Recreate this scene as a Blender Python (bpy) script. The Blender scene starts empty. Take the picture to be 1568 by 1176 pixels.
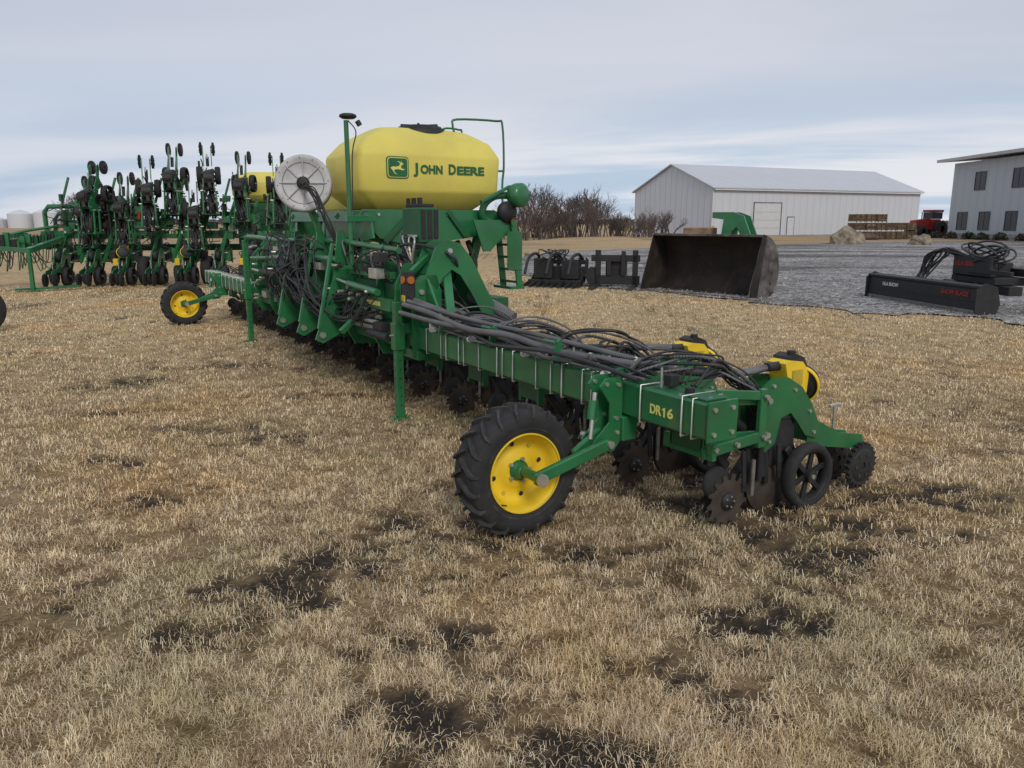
import bpy, bmesh, math, random
import numpy as np
from mathutils import Vector, Matrix
from mathutils import noise as mn
random.seed(3); np.random.seed(3)
R=math.radians
scene=bpy.context.scene
# ------------------------------------------------------------------ materials
def new_mat(name):
    m=bpy.data.materials.new(name); m.use_nodes=True
    nt=m.node_tree; b=nt.nodes['Principled BSDF']
    return m,nt,b
def mat(name,col,rough=0.5,metal=0.0,var=0.15,scale=6.0,dirt=0.0,dirtcol=(0.16,0.12,0.08),bump=0.0,bscale=60,coat=0.0,col2=None):
    m,nt,b=new_mat(name)
    N=nt.nodes; L=nt.links
    tc=N.new('ShaderNodeTexCoord')
    nz=N.new('ShaderNodeTexNoise'); nz.inputs['Scale'].default_value=scale; nz.inputs['Detail'].default_value=6
    L.new(tc.outputs['Object'],nz.inputs['Vector'])
    mx=N.new('ShaderNodeMix'); mx.data_type='RGBA'
    c2=col2 if col2 else tuple(max(0,c*(1-var*2)) for c in col)
    c1=tuple(min(1,c*(1+var*0.6)) for c in col)
    mx.inputs['A'].default_value=(*c2,1); mx.inputs['B'].default_value=(*c1,1)
    rp=N.new('ShaderNodeMapRange'); rp.inputs['From Min'].default_value=0.35; rp.inputs['From Max'].default_value=0.65
    L.new(nz.outputs['Fac'],rp.inputs['Value']); L.new(rp.outputs['Result'],mx.inputs['Factor'])
    out=mx.outputs['Result']
    if dirt>0:
        n2=N.new('ShaderNodeTexNoise'); n2.inputs['Scale'].default_value=scale*2.3; n2.inputs['Detail'].default_value=9; n2.inputs['Roughness'].default_value=0.7
        L.new(tc.outputs['Object'],n2.inputs['Vector'])
        r2=N.new('ShaderNodeMapRange'); r2.inputs['From Min'].default_value=0.48; r2.inputs['From Max'].default_value=0.72; r2.inputs['To Max'].default_value=dirt
        L.new(n2.outputs['Fac'],r2.inputs['Value'])
        m2=N.new('ShaderNodeMix'); m2.data_type='RGBA'; m2.inputs['B'].default_value=(*dirtcol,1)
        L.new(out,m2.inputs['A']); L.new(r2.outputs['Result'],m2.inputs['Factor']); out=m2.outputs['Result']
        r3=N.new('ShaderNodeMapRange'); r3.inputs['To Min'].default_value=rough; r3.inputs['To Max'].default_value=min(1,rough+0.35)
        L.new(n2.outputs['Fac'],r3.inputs['Value']); L.new(r3.outputs['Result'],b.inputs['Roughness'])
    else: b.inputs['Roughness'].default_value=rough
    L.new(out,b.inputs['Base Color'])
    b.inputs['Metallic'].default_value=metal
    b.inputs['Coat Weight'].default_value=coat
    if bump>0:
        n3=N.new('ShaderNodeTexNoise'); n3.inputs['Scale'].default_value=bscale; n3.inputs['Detail'].default_value=5
        L.new(tc.outputs['Object'],n3.inputs['Vector'])
        bp=N.new('ShaderNodeBump'); bp.inputs['Strength'].default_value=bump; bp.inputs['Distance'].default_value=0.01
        L.new(n3.outputs['Fac'],bp.inputs['Height']); L.new(bp.outputs['Normal'],b.inputs['Normal'])
    return m
GREEN=mat('green_paint',(0.014,0.155,0.050),0.28,var=0.14,scale=3,dirt=0.35,dirtcol=(0.08,0.13,0.075),coat=0.35)
DGREEN=mat('dark_green_paint',(0.011,0.10,0.033),0.35,var=0.15,scale=3,dirt=0.3,dirtcol=(0.05,0.07,0.04))
YEL=mat('yellow_paint',(0.86,0.60,0.02),0.4,var=0.06,scale=5,dirt=0.25,dirtcol=(0.5,0.37,0.12))
TANK=mat('yellow_plastic_tank',(0.70,0.60,0.115),0.42,var=0.06,scale=2,dirt=0.35,dirtcol=(0.54,0.45,0.16),bump=0.06,bscale=90)
DYEL=mat('yellow_faded',(0.55,0.42,0.04),0.5,dirt=0.3)
BLACK=mat('black_plastic',(0.018,0.018,0.019),0.45,dirt=0.3,dirtcol=(0.07,0.065,0.06))
RUB=mat('tire_rubber',(0.024,0.024,0.025),0.7,dirt=0.5,dirtcol=(0.06,0.055,0.05),scale=9,bump=0.15)
RUB2=mat('tread_rubber',(0.035,0.035,0.036),0.75,dirt=0.6,dirtcol=(0.12,0.11,0.09),scale=9,bump=0.2)
HOSE=mat('hose_rubber',(0.028,0.028,0.030),0.36,dirt=0.2,dirtcol=(0.08,0.08,0.08))
HOSEG=mat('grey_hose',(0.15,0.15,0.155),0.5,dirt=0.3)
def ribbed(m,sc):
    nt=m.node_tree; b=nt.nodes['Principled BSDF']; tc=nt.nodes.new('ShaderNodeTexCoord'); wv=nt.nodes.new('ShaderNodeTexWave'); wv.bands_direction='Y'; wv.inputs['Scale'].default_value=sc
    nt.links.new(tc.outputs['Object'],wv.inputs['Vector']); bp=nt.nodes.new('ShaderNodeBump'); bp.inputs['Distance'].default_value=.004; nt.links.new(wv.outputs['Fac'],bp.inputs['Height']); nt.links.new(bp.outputs['Normal'],b.inputs['Normal'])
ribbed(HOSEG,25)
STEEL=mat('worn_steel',(0.30,0.29,0.27),0.4,0.8,dirt=0.5,dirtcol=(0.15,0.10,0.06),scale=12)
ZINC=mat('zinc',(0.55,0.55,0.50),0.35,0.7,var=0.1,scale=20)
DISC=mat('disc_steel',(0.10,0.085,0.07),0.5,0.6,dirt=0.6,dirtcol=(0.13,0.08,0.05),scale=14)
WHITE=mat('white_tie',(0.68,0.68,0.65),0.5,var=0.05)
GREY=mat('grey_cover',(0.50,0.50,0.51),0.45,0.2,var=0.08,scale=4,dirt=0.4,dirtcol=(0.30,0.29,0.28))
AMBER=mat('amber_lens',(0.50,0.15,0.02),0.2,coat=0.5)
REDM=mat('red_paint',(0.40,0.02,0.015),0.4,dirt=0.2)
DGT=mat('decal_green',(0.012,0.12,0.04),0.4,var=0.03)
DECY=mat('decal_yellow',(0.72,0.66,0.16),0.5,var=0.04)
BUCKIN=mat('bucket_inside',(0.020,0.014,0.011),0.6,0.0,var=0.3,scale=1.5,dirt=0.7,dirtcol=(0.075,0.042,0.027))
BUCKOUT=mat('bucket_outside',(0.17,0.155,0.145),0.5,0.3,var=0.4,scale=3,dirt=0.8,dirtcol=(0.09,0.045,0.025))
WOOD=mat('wood',(0.26,0.17,0.10),0.8,var=0.3,scale=2,dirt=0.5,dirtcol=(0.12,0.08,0.05))
ROCK=mat('rock',(0.30,0.25,0.18),0.9,var=0.3,scale=2,dirt=0.6,bump=0.5,bscale=8)
TRUNK=mat('bark',(0.12,0.095,0.08),0.9,var=0.3,scale=1)
TWIG=mat('twigs',(0.14,0.108,0.092),0.9,var=0.3,scale=0.3)
GLASS=mat('window_glass',(0.03,0.035,0.045),0.1,var=0.05)
FRAME=mat('window_frame',(0.08,0.08,0.085),0.5)
CONC=mat('concrete',(0.33,0.32,0.30),0.85,var=0.15,scale=2)
STONE=mat('gravel_stone',(0.32,0.315,0.31),0.9,var=0.35,scale=3)
BUSH=mat('evergreen_shrub',(0.05,0.06,0.028),0.9,var=0.4,scale=6,col2=(0.08,0.055,0.035))
def siding(name,col,ribscale):
    m,nt,b=new_mat(name); N=nt.nodes; L=nt.links
    tc=N.new('ShaderNodeTexCoord')
    sp=N.new('ShaderNodeSeparateXYZ'); L.new(tc.outputs['Object'],sp.inputs[0])
    ad=N.new('ShaderNodeMath'); ad.operation='ADD'; L.new(sp.outputs['X'],ad.inputs[0]); L.new(sp.outputs['Y'],ad.inputs[1])
    ml=N.new('ShaderNodeMath'); ml.operation='MULTIPLY'; ml.inputs[1].default_value=ribscale; L.new(ad.outputs[0],ml.inputs[0])
    sn=N.new('ShaderNodeMath'); sn.operation='SINE'; L.new(ml.outputs[0],sn.inputs[0])
    pw=N.new('ShaderNodeMapRange'); pw.inputs['From Min'].default_value=0.6; pw.inputs['From Max'].default_value=1
    L.new(sn.outputs[0],pw.inputs['Value'])
    bp=N.new('ShaderNodeBump'); bp.inputs['Distance'].default_value=0.08; bp.inputs['Strength'].default_value=0.5
    L.new(pw.outputs[0],bp.inputs['Height']); L.new(bp.outputs['Normal'],b.inputs['Normal'])
    nz=N.new('ShaderNodeTexNoise'); nz.inputs['Scale'].default_value=0.4; L.new(tc.outputs['Object'],nz.inputs['Vector'])
    mx=N.new('ShaderNodeMix'); mx.data_type='RGBA'; mx.inputs['A'].default_value=(*[c*0.9 for c in col],1); mx.inputs['B'].default_value=(*col,1)
    L.new(nz.outputs['Fac'],mx.inputs['Factor'])
    m2=N.new('ShaderNodeMix'); m2.data_type='RGBA'; m2.inputs['B'].default_value=(*[c*0.86 for c in col],1)
    sc=N.new('ShaderNodeMath'); sc.operation='MULTIPLY'; sc.inputs[1].default_value=0.5; L.new(pw.outputs[0],sc.inputs[0])
    L.new(mx.outputs['Result'],m2.inputs['A']); L.new(sc.outputs[0],m2.inputs['Factor'])
    L.new(m2.outputs['Result'],b.inputs['Base Color']); b.inputs['Roughness'].default_value=0.5
    return m
WALL=siding('white_metal_siding',(0.60,0.62,0.66),6.0)
ROOF=siding('metal_roof',(0.52,0.54,0.58),3.0)
WALL2=siding('office_siding',(0.46,0.50,0.53),5.0)
DOOR=mat('door_panel',(0.60,0.61,0.63),0.5,var=0.05)
# ------------------------------------------------------------------ mesh builder
def catmull(pts,sub=6):
    pts=[Vector(p) for p in pts]
    if len(pts)<3: return pts
    P=[2*pts[0]-pts[1]]+pts+[2*pts[-1]-pts[-2]]
    out=[]
    for i in range(1,len(P)-2):
        p0,p1,p2,p3=P[i-1],P[i],P[i+1],P[i+2]
        for k in range(sub):
            t=k/sub
            out.append(0.5*((2*p1)+(-p0+p2)*t+(2*p0-5*p1+4*p2-p3)*t*t+(-p0+3*p1-3*p2+p3)*t**3))
    out.append(P[-2]); return out
def basis(d):
    d=Vector(d).normalized()
    up=Vector((0,0,1)) if abs(d.z)<0.95 else Vector((1,0,0))
    a=up.cross(d).normalized(); b=d.cross(a).normalized()
    return a,b,d
class MB:
    def __init__(s): s.v=[];s.f=[];s.m=[];s.s=[];s.mats=[]
    def mi(s,m):
        if m not in s.mats: s.mats.append(m)
        return s.mats.index(m)
    def add(s,vs,fs,m,sm=False):
        o=len(s.v); s.v.extend([tuple(v) for v in vs]); k=s.mi(m)
        for f in fs: s.f.append([o+i for i in f]); s.m.append(k); s.s.append(sm)
    def obox(s,c,ex,ey,ez,hx,hy,hz,m,b=0.004):
        c=Vector(c); b=min(b,hx*0.4,hy*0.4,hz*0.4)
        vs=[];idx={}
        for sx in(-1,1):
            for sy in(-1,1):
                for sz in(-1,1):
                    for k in range(3):
                        q=[hx-b,hy-b,hz-b]; q[k]=(hx,hy,hz)[k]
                        idx[(sx,sy,sz,k)]=len(vs)
                        vs.append(c+ex*(sx*q[0])+ey*(sy*q[1])+ez*(sz*q[2]))
        fs=[]
        g=lambda *a: idx[a]
        for t in(-1,1):
            fs.append([g(t,-1,-1,0),g(t,1,-1,0),g(t,1,1,0),g(t,-1,1,0)])
            fs.append([g(-1,t,-1,1),g(1,t,-1,1),g(1,t,1,1),g(-1,t,1,1)])
            fs.append([g(-1,-1,t,2),g(1,-1,t,2),g(1,1,t,2),g(-1,1,t,2)])
            for w in(-1,1):
                fs.append([g(t,w,-1,0),g(t,w,1,0),g(t,w,1,1),g(t,w,-1,1)])
                fs.append([g(t,-1,w,0),g(t,1,w,0),g(t,1,w,2),g(t,-1,w,2)])
                fs.append([g(-1,t,w,1),g(1,t,w,1),g(1,t,w,2),g(-1,t,w,2)])
                for q in(-1,1): fs.append([g(t,w,q,0),g(t,w,q,1),g(t,w,q,2)])
        s.add(vs,fs,m)
    def box(s,lo,hi,m,b=0.004):
        lo=Vector(lo);hi=Vector(hi);c=(lo+hi)/2;h=(hi-lo)/2
        s.obox(c,Vector((1,0,0)),Vector((0,1,0)),Vector((0,0,1)),abs(h.x),abs(h.y),abs(h.z),m,b)
    def beam(s,p,q,w,h,m,b=0.004):
        p=Vector(p);q=Vector(q);a,bb,d=basis(q-p)
        s.obox((p+q)/2,a,bb,d,w/2,h/2,(q-p).length/2,m,b)
    def tube(s,pts,r,m,n=8,sub=0,r2=None,cap=True):
        pts=catmull(pts,sub) if sub else [Vector(p) for p in pts]
        k=len(pts); vs=[];fs=[]
        a,b,d=basis(pts[1]-pts[0])
        for i,p in enumerate(pts):
            t=(pts[min(i+1,k-1)]-pts[max(i-1,0)])
            if t.length<1e-6: t=d
            t=t.normalized()
            a=(a-t*a.dot(t))
            if a.length<1e-4: a=basis(t)[0]
            a.normalize(); b=t.cross(a)
            rr=r if r2 is None else r+(r2-r)*i/(k-1)
            for j in range(n):
                an=2*math.pi*j/n; vs.append(p+a*(math.cos(an)*rr)+b*(math.sin(an)*rr))
        for i in range(k-1):
            for j in range(n):
                j2=(j+1)%n; fs.append([i*n+j,i*n+j2,(i+1)*n+j2,(i+1)*n+j])
        s.add(vs,fs,m,True)
        if cap and n>3: s.add(vs[:n]+vs[-n:],[list(range(n)),list(range(n,2*n))],m)
    def cyl(s,p,q,r,m,n=14): s.tube([p,q],r,m,n)
    def lathe(s,prof,c,axis,m,n=32,smooth=True,closed=False):
        a,b,d=basis(axis); c=Vector(c); vs=[];fs=[]
        for (r,h) in prof:
            for j in range(n):
                an=2*math.pi*j/n; vs.append(c+d*h+a*(math.cos(an)*r)+b*(math.sin(an)*r))
        k=len(prof)
        for i in range(k if closed else k-1):
            i2=(i+1)%k
            for j in range(n):
                j2=(j+1)%n; fs.append([i*n+j,i*n+j2,i2*n+j2,i2*n+j])
        s.add(vs,fs,m,smooth)
    def prism(s,poly,o,ea,eb,en,t0,t1,m):
        o=Vector(o);ea=Vector(ea);eb=Vector(eb);en=Vector(en); n=len(poly)
        vs=[o+ea*a+eb*b+en*t0 for a,b in poly]+[o+ea*a+eb*b+en*t1 for a,b in poly]
        fs=[list(range(n)),list(range(n,2*n))[::-1]]+[[i,(i+1)%n,n+(i+1)%n,n+i] for i in range(n)]
        s.add(vs,fs,m)
    def plate_xz(s,poly,y0,y1,m): s.prism(poly,(0,0,0),(1,0,0),(0,0,1),(0,1,0),y0,y1,m)
    def plate_yz(s,poly,x0,x1,m): s.prism(poly,(0,0,0),(0,1,0),(0,0,1),(1,0,0),x0,x1,m)
    def ubolt(s,x0,x1,y,z0,z1,m=None,r=0.006):
        m=m or ZINC
        s.tube([(x0,y,z0),(x0,y,z1),(x1,y,z1),(x1,y,z0),(x0,y,z0)],r,m,6)
    def mesh(s,name):
        me=bpy.data.meshes.new(name); me.from_pydata(s.v,[],s.f)
        for m in s.mats: me.materials.append(m)
        me.polygons.foreach_set('material_index',s.m); me.polygons.foreach_set('use_smooth',s.s)
        bm=bmesh.new(); bm.from_mesh(me); bmesh.ops.recalc_face_normals(bm,faces=bm.faces); bm.to_mesh(me); bm.free()
        me.update(); return me
    def obj(s,name,parent=None,loc=(0,0,0)): return place(s.mesh(name),name,parent,loc)
def place(me,name,parent=None,loc=(0,0,0),rot=(0,0,0),scale=(1,1,1)):
    o=bpy.data.objects.new(name,me); scene.collection.objects.link(o)
    o.location=loc;o.rotation_euler=rot;o.scale=scale
    if parent: o.parent=parent
    return o
def empty(name,loc=(0,0,0),rz=0.0):
    o=bpy.data.objects.new(name,None); scene.collection.objects.link(o); o.location=loc; o.rotation_euler=(0,0,rz); return o
def text(name,body,size,mt,parent,origin,right,up,offset=0.0,width=None,ext=0.001):
    c=bpy.data.curves.new(name,'FONT'); c.body=body; c.size=size; c.offset=offset; c.extrude=ext
    c.align_x='LEFT'; c.align_y='CENTER'; c.materials.append(mt)
    o=bpy.data.objects.new(name,c); scene.collection.objects.link(o); o.parent=parent
    r=Vector(right).normalized();u=Vector(up).normalized();n=r.cross(u)
    M=Matrix((r,u,n)).transposed().to_4x4(); M.translation=Vector(origin)
    if width:
        bpy.context.view_layer.update(); w=o.dimensions.x
        if w>0: M=M@Matrix.Diagonal((width/w,1,1,1))
    o.matrix_local=M; return o
# ------------------------------------------------------------------ camera
cam=bpy.data.cameras.new('camera'); cam.sensor_width=36; cam.lens=27.05; cam.clip_end=4000; cam.clip_start=0.05
co=bpy.data.objects.new('camera',cam); scene.collection.objects.link(co)
co.location=(0,0,1.6); co.rotation_euler=(R(78.1),0,0); scene.camera=co
# ------------------------------------------------------------------ world
w=bpy.data.worlds.new('World'); scene.world=w; w.use_nodes=True
nt=w.node_tree; N=nt.nodes; L=nt.links; bg=N['Background']; bg.inputs['Strength'].default_value=0.12
SUN_EL,SUN_AZ=38,165
sky=N.new('ShaderNodeTexSky'); sky.sky_type='NISHITA'; sky.sun_disc=False; sky.sun_elevation=R(SUN_EL); sky.sun_rotation=R(SUN_AZ)
tc=N.new('ShaderNodeTexCoord'); sp=N.new('ShaderNodeSeparateXYZ'); L.new(tc.outputs['Generated'],sp.inputs[0])
def M(op,a,b=None):
    n=N.new('ShaderNodeMath'); n.operation=op
    for i,x in enumerate((a,b)):
        if x is None: continue
        if isinstance(x,(int,float)): n.inputs[i].default_value=x
        else: L.new(x,n.inputs[i])
    return n.outputs[0]
zc=M('MAXIMUM',sp.outputs['Z'],0.0); za=M('ADD',zc,0.11)
px=M('DIVIDE',sp.outputs['X'],za); py=M('DIVIDE',sp.outputs['Y'],za)
cb=N.new('ShaderNodeCombineXYZ'); L.new(M('MULTIPLY',px,0.30),cb.inputs[0]); L.new(M('ADD',M('MULTIPLY',py,0.75),M('MULTIPLY',px,0.14)),cb.inputs[1])
def noise(scale,det,ro,dist=0.3,off=0):
    n=N.new('ShaderNodeTexNoise'); n.inputs['Scale'].default_value=scale;n.inputs['Detail'].default_value=det;n.inputs['Roughness'].default_value=ro;n.inputs['Distortion'].default_value=dist
    mp=N.new('ShaderNodeMapping'); mp.inputs['Location'].default_value=(off,off*0.7,0); L.new(cb.outputs[0],mp.inputs[0]); L.new(mp.outputs[0],n.inputs['Vector']); return n.outputs['Fac']
n1=noise(0.5,6,0.48,0.3,3.1); n2=noise(0.9,8,0.52,0.5,11.3)
def mr(v,a,b,c=0,d=1,sm=True):
    n=N.new('ShaderNodeMapRange'); n.inputs['From Min'].default_value=a;n.inputs['From Max'].default_value=b;n.inputs['To Min'].default_value=c;n.inputs['To Max'].default_value=d
    if sm: n.interpolation_type='SMOOTHSTEP'
    L.new(v,n.inputs['Value']); return n.outputs[0]
def mixc(f,a,b):
    n=N.new('ShaderNodeMix'); n.data_type='RGBA'
    L.new(f,n.inputs['Factor'])
    for k,x in(('A',a),('B',b)):
        if isinstance(x,tuple): n.inputs[k].default_value=(*x,1)
        else: L.new(x,n.inputs[k])
    return n.outputs['Result']
cloud=mixc(mr(n1,0.30,0.70),(4.0,4.35,5.2),(5.8,5.95,6.55))
low=mixc(mr(n2,0.36,0.58),(3.8,4.8,6.1),(6.6,6.75,7.1))
lowmask=mr(sp.outputs['Z'],0.03,0.22,1,0)
cloud=mixc(lowmask,cloud,low)
lr=mr(sp.outputs['X'],-0.6,0.4,0.35,0)
cloud=mixc(lr,cloud,(3.9,4.45,5.6))
cover=mr(n2,0.25,0.5,0.90,0.98)
L.new(mixc(cover,sky.outputs[0],cloud),bg.inputs['Color'])
sun=bpy.data.lights.new('sun','SUN'); sun.energy=1.5; sun.angle=R(16); sun.color=(1,0.94,0.85)
so=bpy.data.objects.new('sun',sun); scene.collection.objects.link(so)
az=R(SUN_AZ); d=Vector((math.sin(az)*math.cos(R(SUN_EL)),math.cos(az)*math.cos(R(SUN_EL)),math.sin(R(SUN_EL))))
so.rotation_euler=d.to_track_quat('Z','Y').to_euler(); so.location=d*50
scene.view_settings.view_transform='Standard'
try: scene.view_settings.look='None'
except: pass
# ------------------------------------------------------------------ ground
TAB=np.random.RandomState(7).rand(256,256)
def vn(x,y):
    xi=np.floor(x).astype(int);yi=np.floor(y).astype(int);fx=x-xi;fy=y-yi
    fx=fx*fx*(3-2*fx);fy=fy*fy*(3-2*fy)
    a=TAB[xi%256,yi%256];b=TAB[(xi+1)%256,yi%256];c=TAB[xi%256,(yi+1)%256];e=TAB[(xi+1)%256,(yi+1)%256]
    return (a*(1-fx)+b*fx)*(1-fy)+(c*(1-fx)+e*fx)*fy
def fbm(x,y,o=4):
    s=0;a=0.5
    for i in range(o): s=s+a*vn(x*2**i+17*i,y*2**i+31*i); a*=0.5
    return s/(1-0.5**o)
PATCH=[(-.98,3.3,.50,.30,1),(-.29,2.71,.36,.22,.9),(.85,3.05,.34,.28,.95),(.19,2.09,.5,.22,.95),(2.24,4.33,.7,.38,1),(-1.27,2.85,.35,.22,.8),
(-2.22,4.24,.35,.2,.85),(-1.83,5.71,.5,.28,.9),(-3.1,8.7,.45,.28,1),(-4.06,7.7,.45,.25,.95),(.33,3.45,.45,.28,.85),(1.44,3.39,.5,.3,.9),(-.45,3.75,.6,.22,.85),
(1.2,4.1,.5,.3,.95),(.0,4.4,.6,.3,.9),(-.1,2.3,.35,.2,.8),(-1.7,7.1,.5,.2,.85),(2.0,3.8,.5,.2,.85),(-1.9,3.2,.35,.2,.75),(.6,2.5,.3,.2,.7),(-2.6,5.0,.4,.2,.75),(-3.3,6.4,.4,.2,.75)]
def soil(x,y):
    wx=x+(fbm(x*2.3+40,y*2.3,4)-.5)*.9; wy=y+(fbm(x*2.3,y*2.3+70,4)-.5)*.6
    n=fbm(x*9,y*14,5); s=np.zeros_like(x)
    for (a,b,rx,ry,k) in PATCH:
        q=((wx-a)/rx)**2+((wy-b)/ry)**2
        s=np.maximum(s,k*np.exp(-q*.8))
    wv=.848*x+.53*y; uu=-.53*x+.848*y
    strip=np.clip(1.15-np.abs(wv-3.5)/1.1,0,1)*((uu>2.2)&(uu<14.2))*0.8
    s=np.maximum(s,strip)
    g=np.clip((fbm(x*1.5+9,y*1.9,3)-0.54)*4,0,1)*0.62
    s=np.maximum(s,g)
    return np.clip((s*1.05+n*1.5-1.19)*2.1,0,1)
def geo(a,step,g,lim):
    o=[];x=a
    while x<lim: step*=g; x+=step; o.append(x)
    return o
pos=geo(7,.05,1.12,1800); neg=[-p for p in pos][::-1]
xs=np.array(neg+list(np.arange(-7,7.001,.05))+pos)
yp=geo(8.5,.05,1.12,1800); yn=[1-(q) for q in geo(0,.07,1.2,80)][::-1]
ys=np.array(yn+list(np.arange(1,8.5,.05))+yp)
X,Y=np.meshgrid(xs,ys); x=X.ravel();y=Y.ravel()
def gz(x,y): return ((fbm(x*2.2,y*2.2,3)-0.5)*0.035+(fbm(x*9,y*9,2)-.5)*.025)*np.clip(1-np.hypot(x,y)/30,0,1)
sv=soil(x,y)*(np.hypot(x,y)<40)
z=gz(x,y)-sv*0.014
nx,ny=len(xs),len(ys)
me=bpy.data.meshes.new('ground')
i=np.arange((nx-1)*(ny-1)); r=i//(nx-1); c=i%(nx-1); a=r*nx+c
quads=np.stack([a,a+1,a+nx+1,a+nx],1)
me.from_pydata(np.stack([x,y,z],1).tolist(),[],quads.tolist())
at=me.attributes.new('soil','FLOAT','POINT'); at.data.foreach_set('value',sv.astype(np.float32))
me.polygons.foreach_set('use_smooth',[True]*len(me.polygons))
m,nt2,b=new_mat('dry_turf'); N2=nt2.nodes;L2=nt2.links
g=N2.new('ShaderNodeNewGeometry')
def nz2(sc,det=8,ro=.6,vec=None):
    n=N2.new('ShaderNodeTexNoise'); n.inputs['Scale'].default_value=sc;n.inputs['Detail'].default_value=det;n.inputs['Roughness'].default_value=ro
    L2.new(vec or g.outputs['Position'],n.inputs['Vector']); return n.outputs['Fac']
def ramp2(f,st):
    n=N2.new('ShaderNodeValToRGB'); L2.new(f,n.inputs[0]); e=n.color_ramp.elements
    while len(e)<len(st): e.new(0.5)
    for k,(p,cc) in enumerate(st): e[k].position=p; e[k].color=(*cc,1)
    return n.outputs[0]
def mix2(f,a,bb,bt='MIX'):
    n=N2.new('ShaderNodeMix'); n.data_type='RGBA'; n.blend_type=bt
    if isinstance(f,float): n.inputs['Factor'].default_value=f
    else: L2.new(f,n.inputs['Factor'])
    for k,q in(('A',a),('B',bb)):
        if isinstance(q,tuple): n.inputs[k].default_value=(*q,1)
        else: L2.new(q,n.inputs[k])
    return n.outputs['Result']
BIGR=[(0.3,(.80,.79,.74)),(0.5,(1,1,1)),(0.68,(1.08,.93,.74))]
MIDR=[(0.32,(.60,.55,.50)),(0.5,(1.0,1.0,1.0)),(.7,(1.22,1.22,1.18))]
fine=ramp2(nz2(38,8,.8),[(0.32,(.18,.12,.06)),(0.5,(.54,.395,.225)),(0.70,(.82,.66,.43))])
big=ramp2(nz2(.55,5,.6),BIGR)
midn=ramp2(nz2(4.5,5,.65),MIDR)
colr=mix2(1.0,mix2(1.0,fine,big,'MULTIPLY'),midn,'MULTIPLY')
gm=ramp2(nz2(1.1,4,.6),[(0.50,(0,0,0)),(0.68,(.40,.40,.40))])
colr=mix2(gm,colr,(.26,.26,.13))
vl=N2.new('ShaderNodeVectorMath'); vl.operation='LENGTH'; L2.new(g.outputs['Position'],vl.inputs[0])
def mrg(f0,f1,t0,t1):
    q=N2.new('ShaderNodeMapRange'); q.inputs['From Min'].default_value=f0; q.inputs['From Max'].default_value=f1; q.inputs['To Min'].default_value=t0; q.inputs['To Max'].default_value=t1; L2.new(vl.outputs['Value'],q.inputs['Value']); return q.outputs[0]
# painted shade: turf colour darkened under the nearby blades, fading out with distance
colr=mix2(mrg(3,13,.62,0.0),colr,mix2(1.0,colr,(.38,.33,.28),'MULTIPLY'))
mpf=N2.new('ShaderNodeMapping'); mpf.inputs['Scale'].default_value=(.02,.1,1); L2.new(g.outputs['Position'],mpf.inputs[0])
fld=ramp2(nz2(3,6,.6,mpf.outputs[0]),[(0.35,(.19,.13,.075)),(.5,(.31,.22,.13)),(.65,(.40,.30,.18))])
colr=mix2(mrg(24,60,0,.75),colr,fld)
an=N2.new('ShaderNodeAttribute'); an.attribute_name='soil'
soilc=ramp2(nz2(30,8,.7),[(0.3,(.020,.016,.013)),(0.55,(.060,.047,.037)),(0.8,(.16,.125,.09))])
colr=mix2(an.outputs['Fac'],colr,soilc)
L2.new(colr,b.inputs['Base Color']); b.inputs['Roughness'].default_value=.95; b.inputs['Specular IOR Level'].default_value=.15
bp=N2.new('ShaderNodeBump'); bp.inputs['Distance'].default_value=.03; bp.inputs['Strength'].default_value=.8
L2.new(nz2(60,6,.8),bp.inputs['Height']); L2.new(bp.outputs['Normal'],b.inputs['Normal'])
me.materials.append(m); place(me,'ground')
# gravel lot sheet
GR=[(8.6,11.0),(7.0,13.0),(4.9,15.6),(3.2,17.6),(1.6,20.2),(.2,24),(-.2,30),(.5,36),(2.5,42),(7,47),(14,52),(21,57),(27,62),(38,66),(44,64),(44,40),(60,20),(40,8),(20,7),(12,8.6)]
def inpoly(x,y,P):
    ins=np.zeros(x.shape,bool); n=len(P)
    for i in range(n):
        x1,y1=P[i];x2,y2=P[(i+1)%n]
        if y1==y2: continue
        cnd=((y1>y)!=(y2>y))&(x<(x2-x1)*(y-y1)/(y2-y1)+x1); ins^=cnd
    return ins
def jag(P,step=.3,amp=.22):
    o=[]
    for i in range(len(P)):
        p=Vector(P[i]);q=Vector(P[(i+1)%len(P)]);n=max(1,int((q-p).length/step))
        for k in range(n):
            t=p.lerp(q,k/n); lo=(mn.noise(Vector((t.x*.6,t.y*.6,0))))*.9
            o.append((t.x+lo*.6+random.uniform(-amp,amp),t.y+lo+random.uniform(-amp,amp)))
    return o
bm=bmesh.new(); gp=jag(GR); vs=[bm.verts.new((a,b_,0.022)) for a,b_ in gp]; bm.faces.new(vs); bmesh.ops.triangulate(bm,faces=bm.faces)
me=bpy.data.meshes.new('gravel_lot'); bm.to_mesh(me); bm.free()
m,nt2,b=new_mat('gravel'); N2=nt2.nodes;L2=nt2.links; g=N2.new('ShaderNodeNewGeometry')
vo=N2.new('ShaderNodeTexVoronoi'); vo.inputs['Scale'].default_value=12; L2.new(g.outputs['Position'],vo.inputs['Vector'])
gc=ramp2(vo.outputs['Color'],[(0.1,(.11,.11,.112)),(0.5,(.31,.308,.305)),(0.9,(.62,.615,.605))])
gsp=ramp2(nz2(1.1,8,.75),[(.32,(.58,.56,.54)),(.5,(1,1,1)),(.68,(1.2,1.19,1.17))])
mp=N2.new('ShaderNodeMapping'); mp.inputs['Rotation'].default_value=(0,0,R(-14)); mp.inputs['Scale'].default_value=(.09,.28,1); L2.new(g.outputs['Position'],mp.inputs[0])
tr=ramp2(nz2(1.2,7,.6,mp.outputs[0]),[(0.40,(.36,.335,.315)),(0.53,(.84,.82,.80)),(.7,(1.08,1.08,1.08))])
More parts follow.
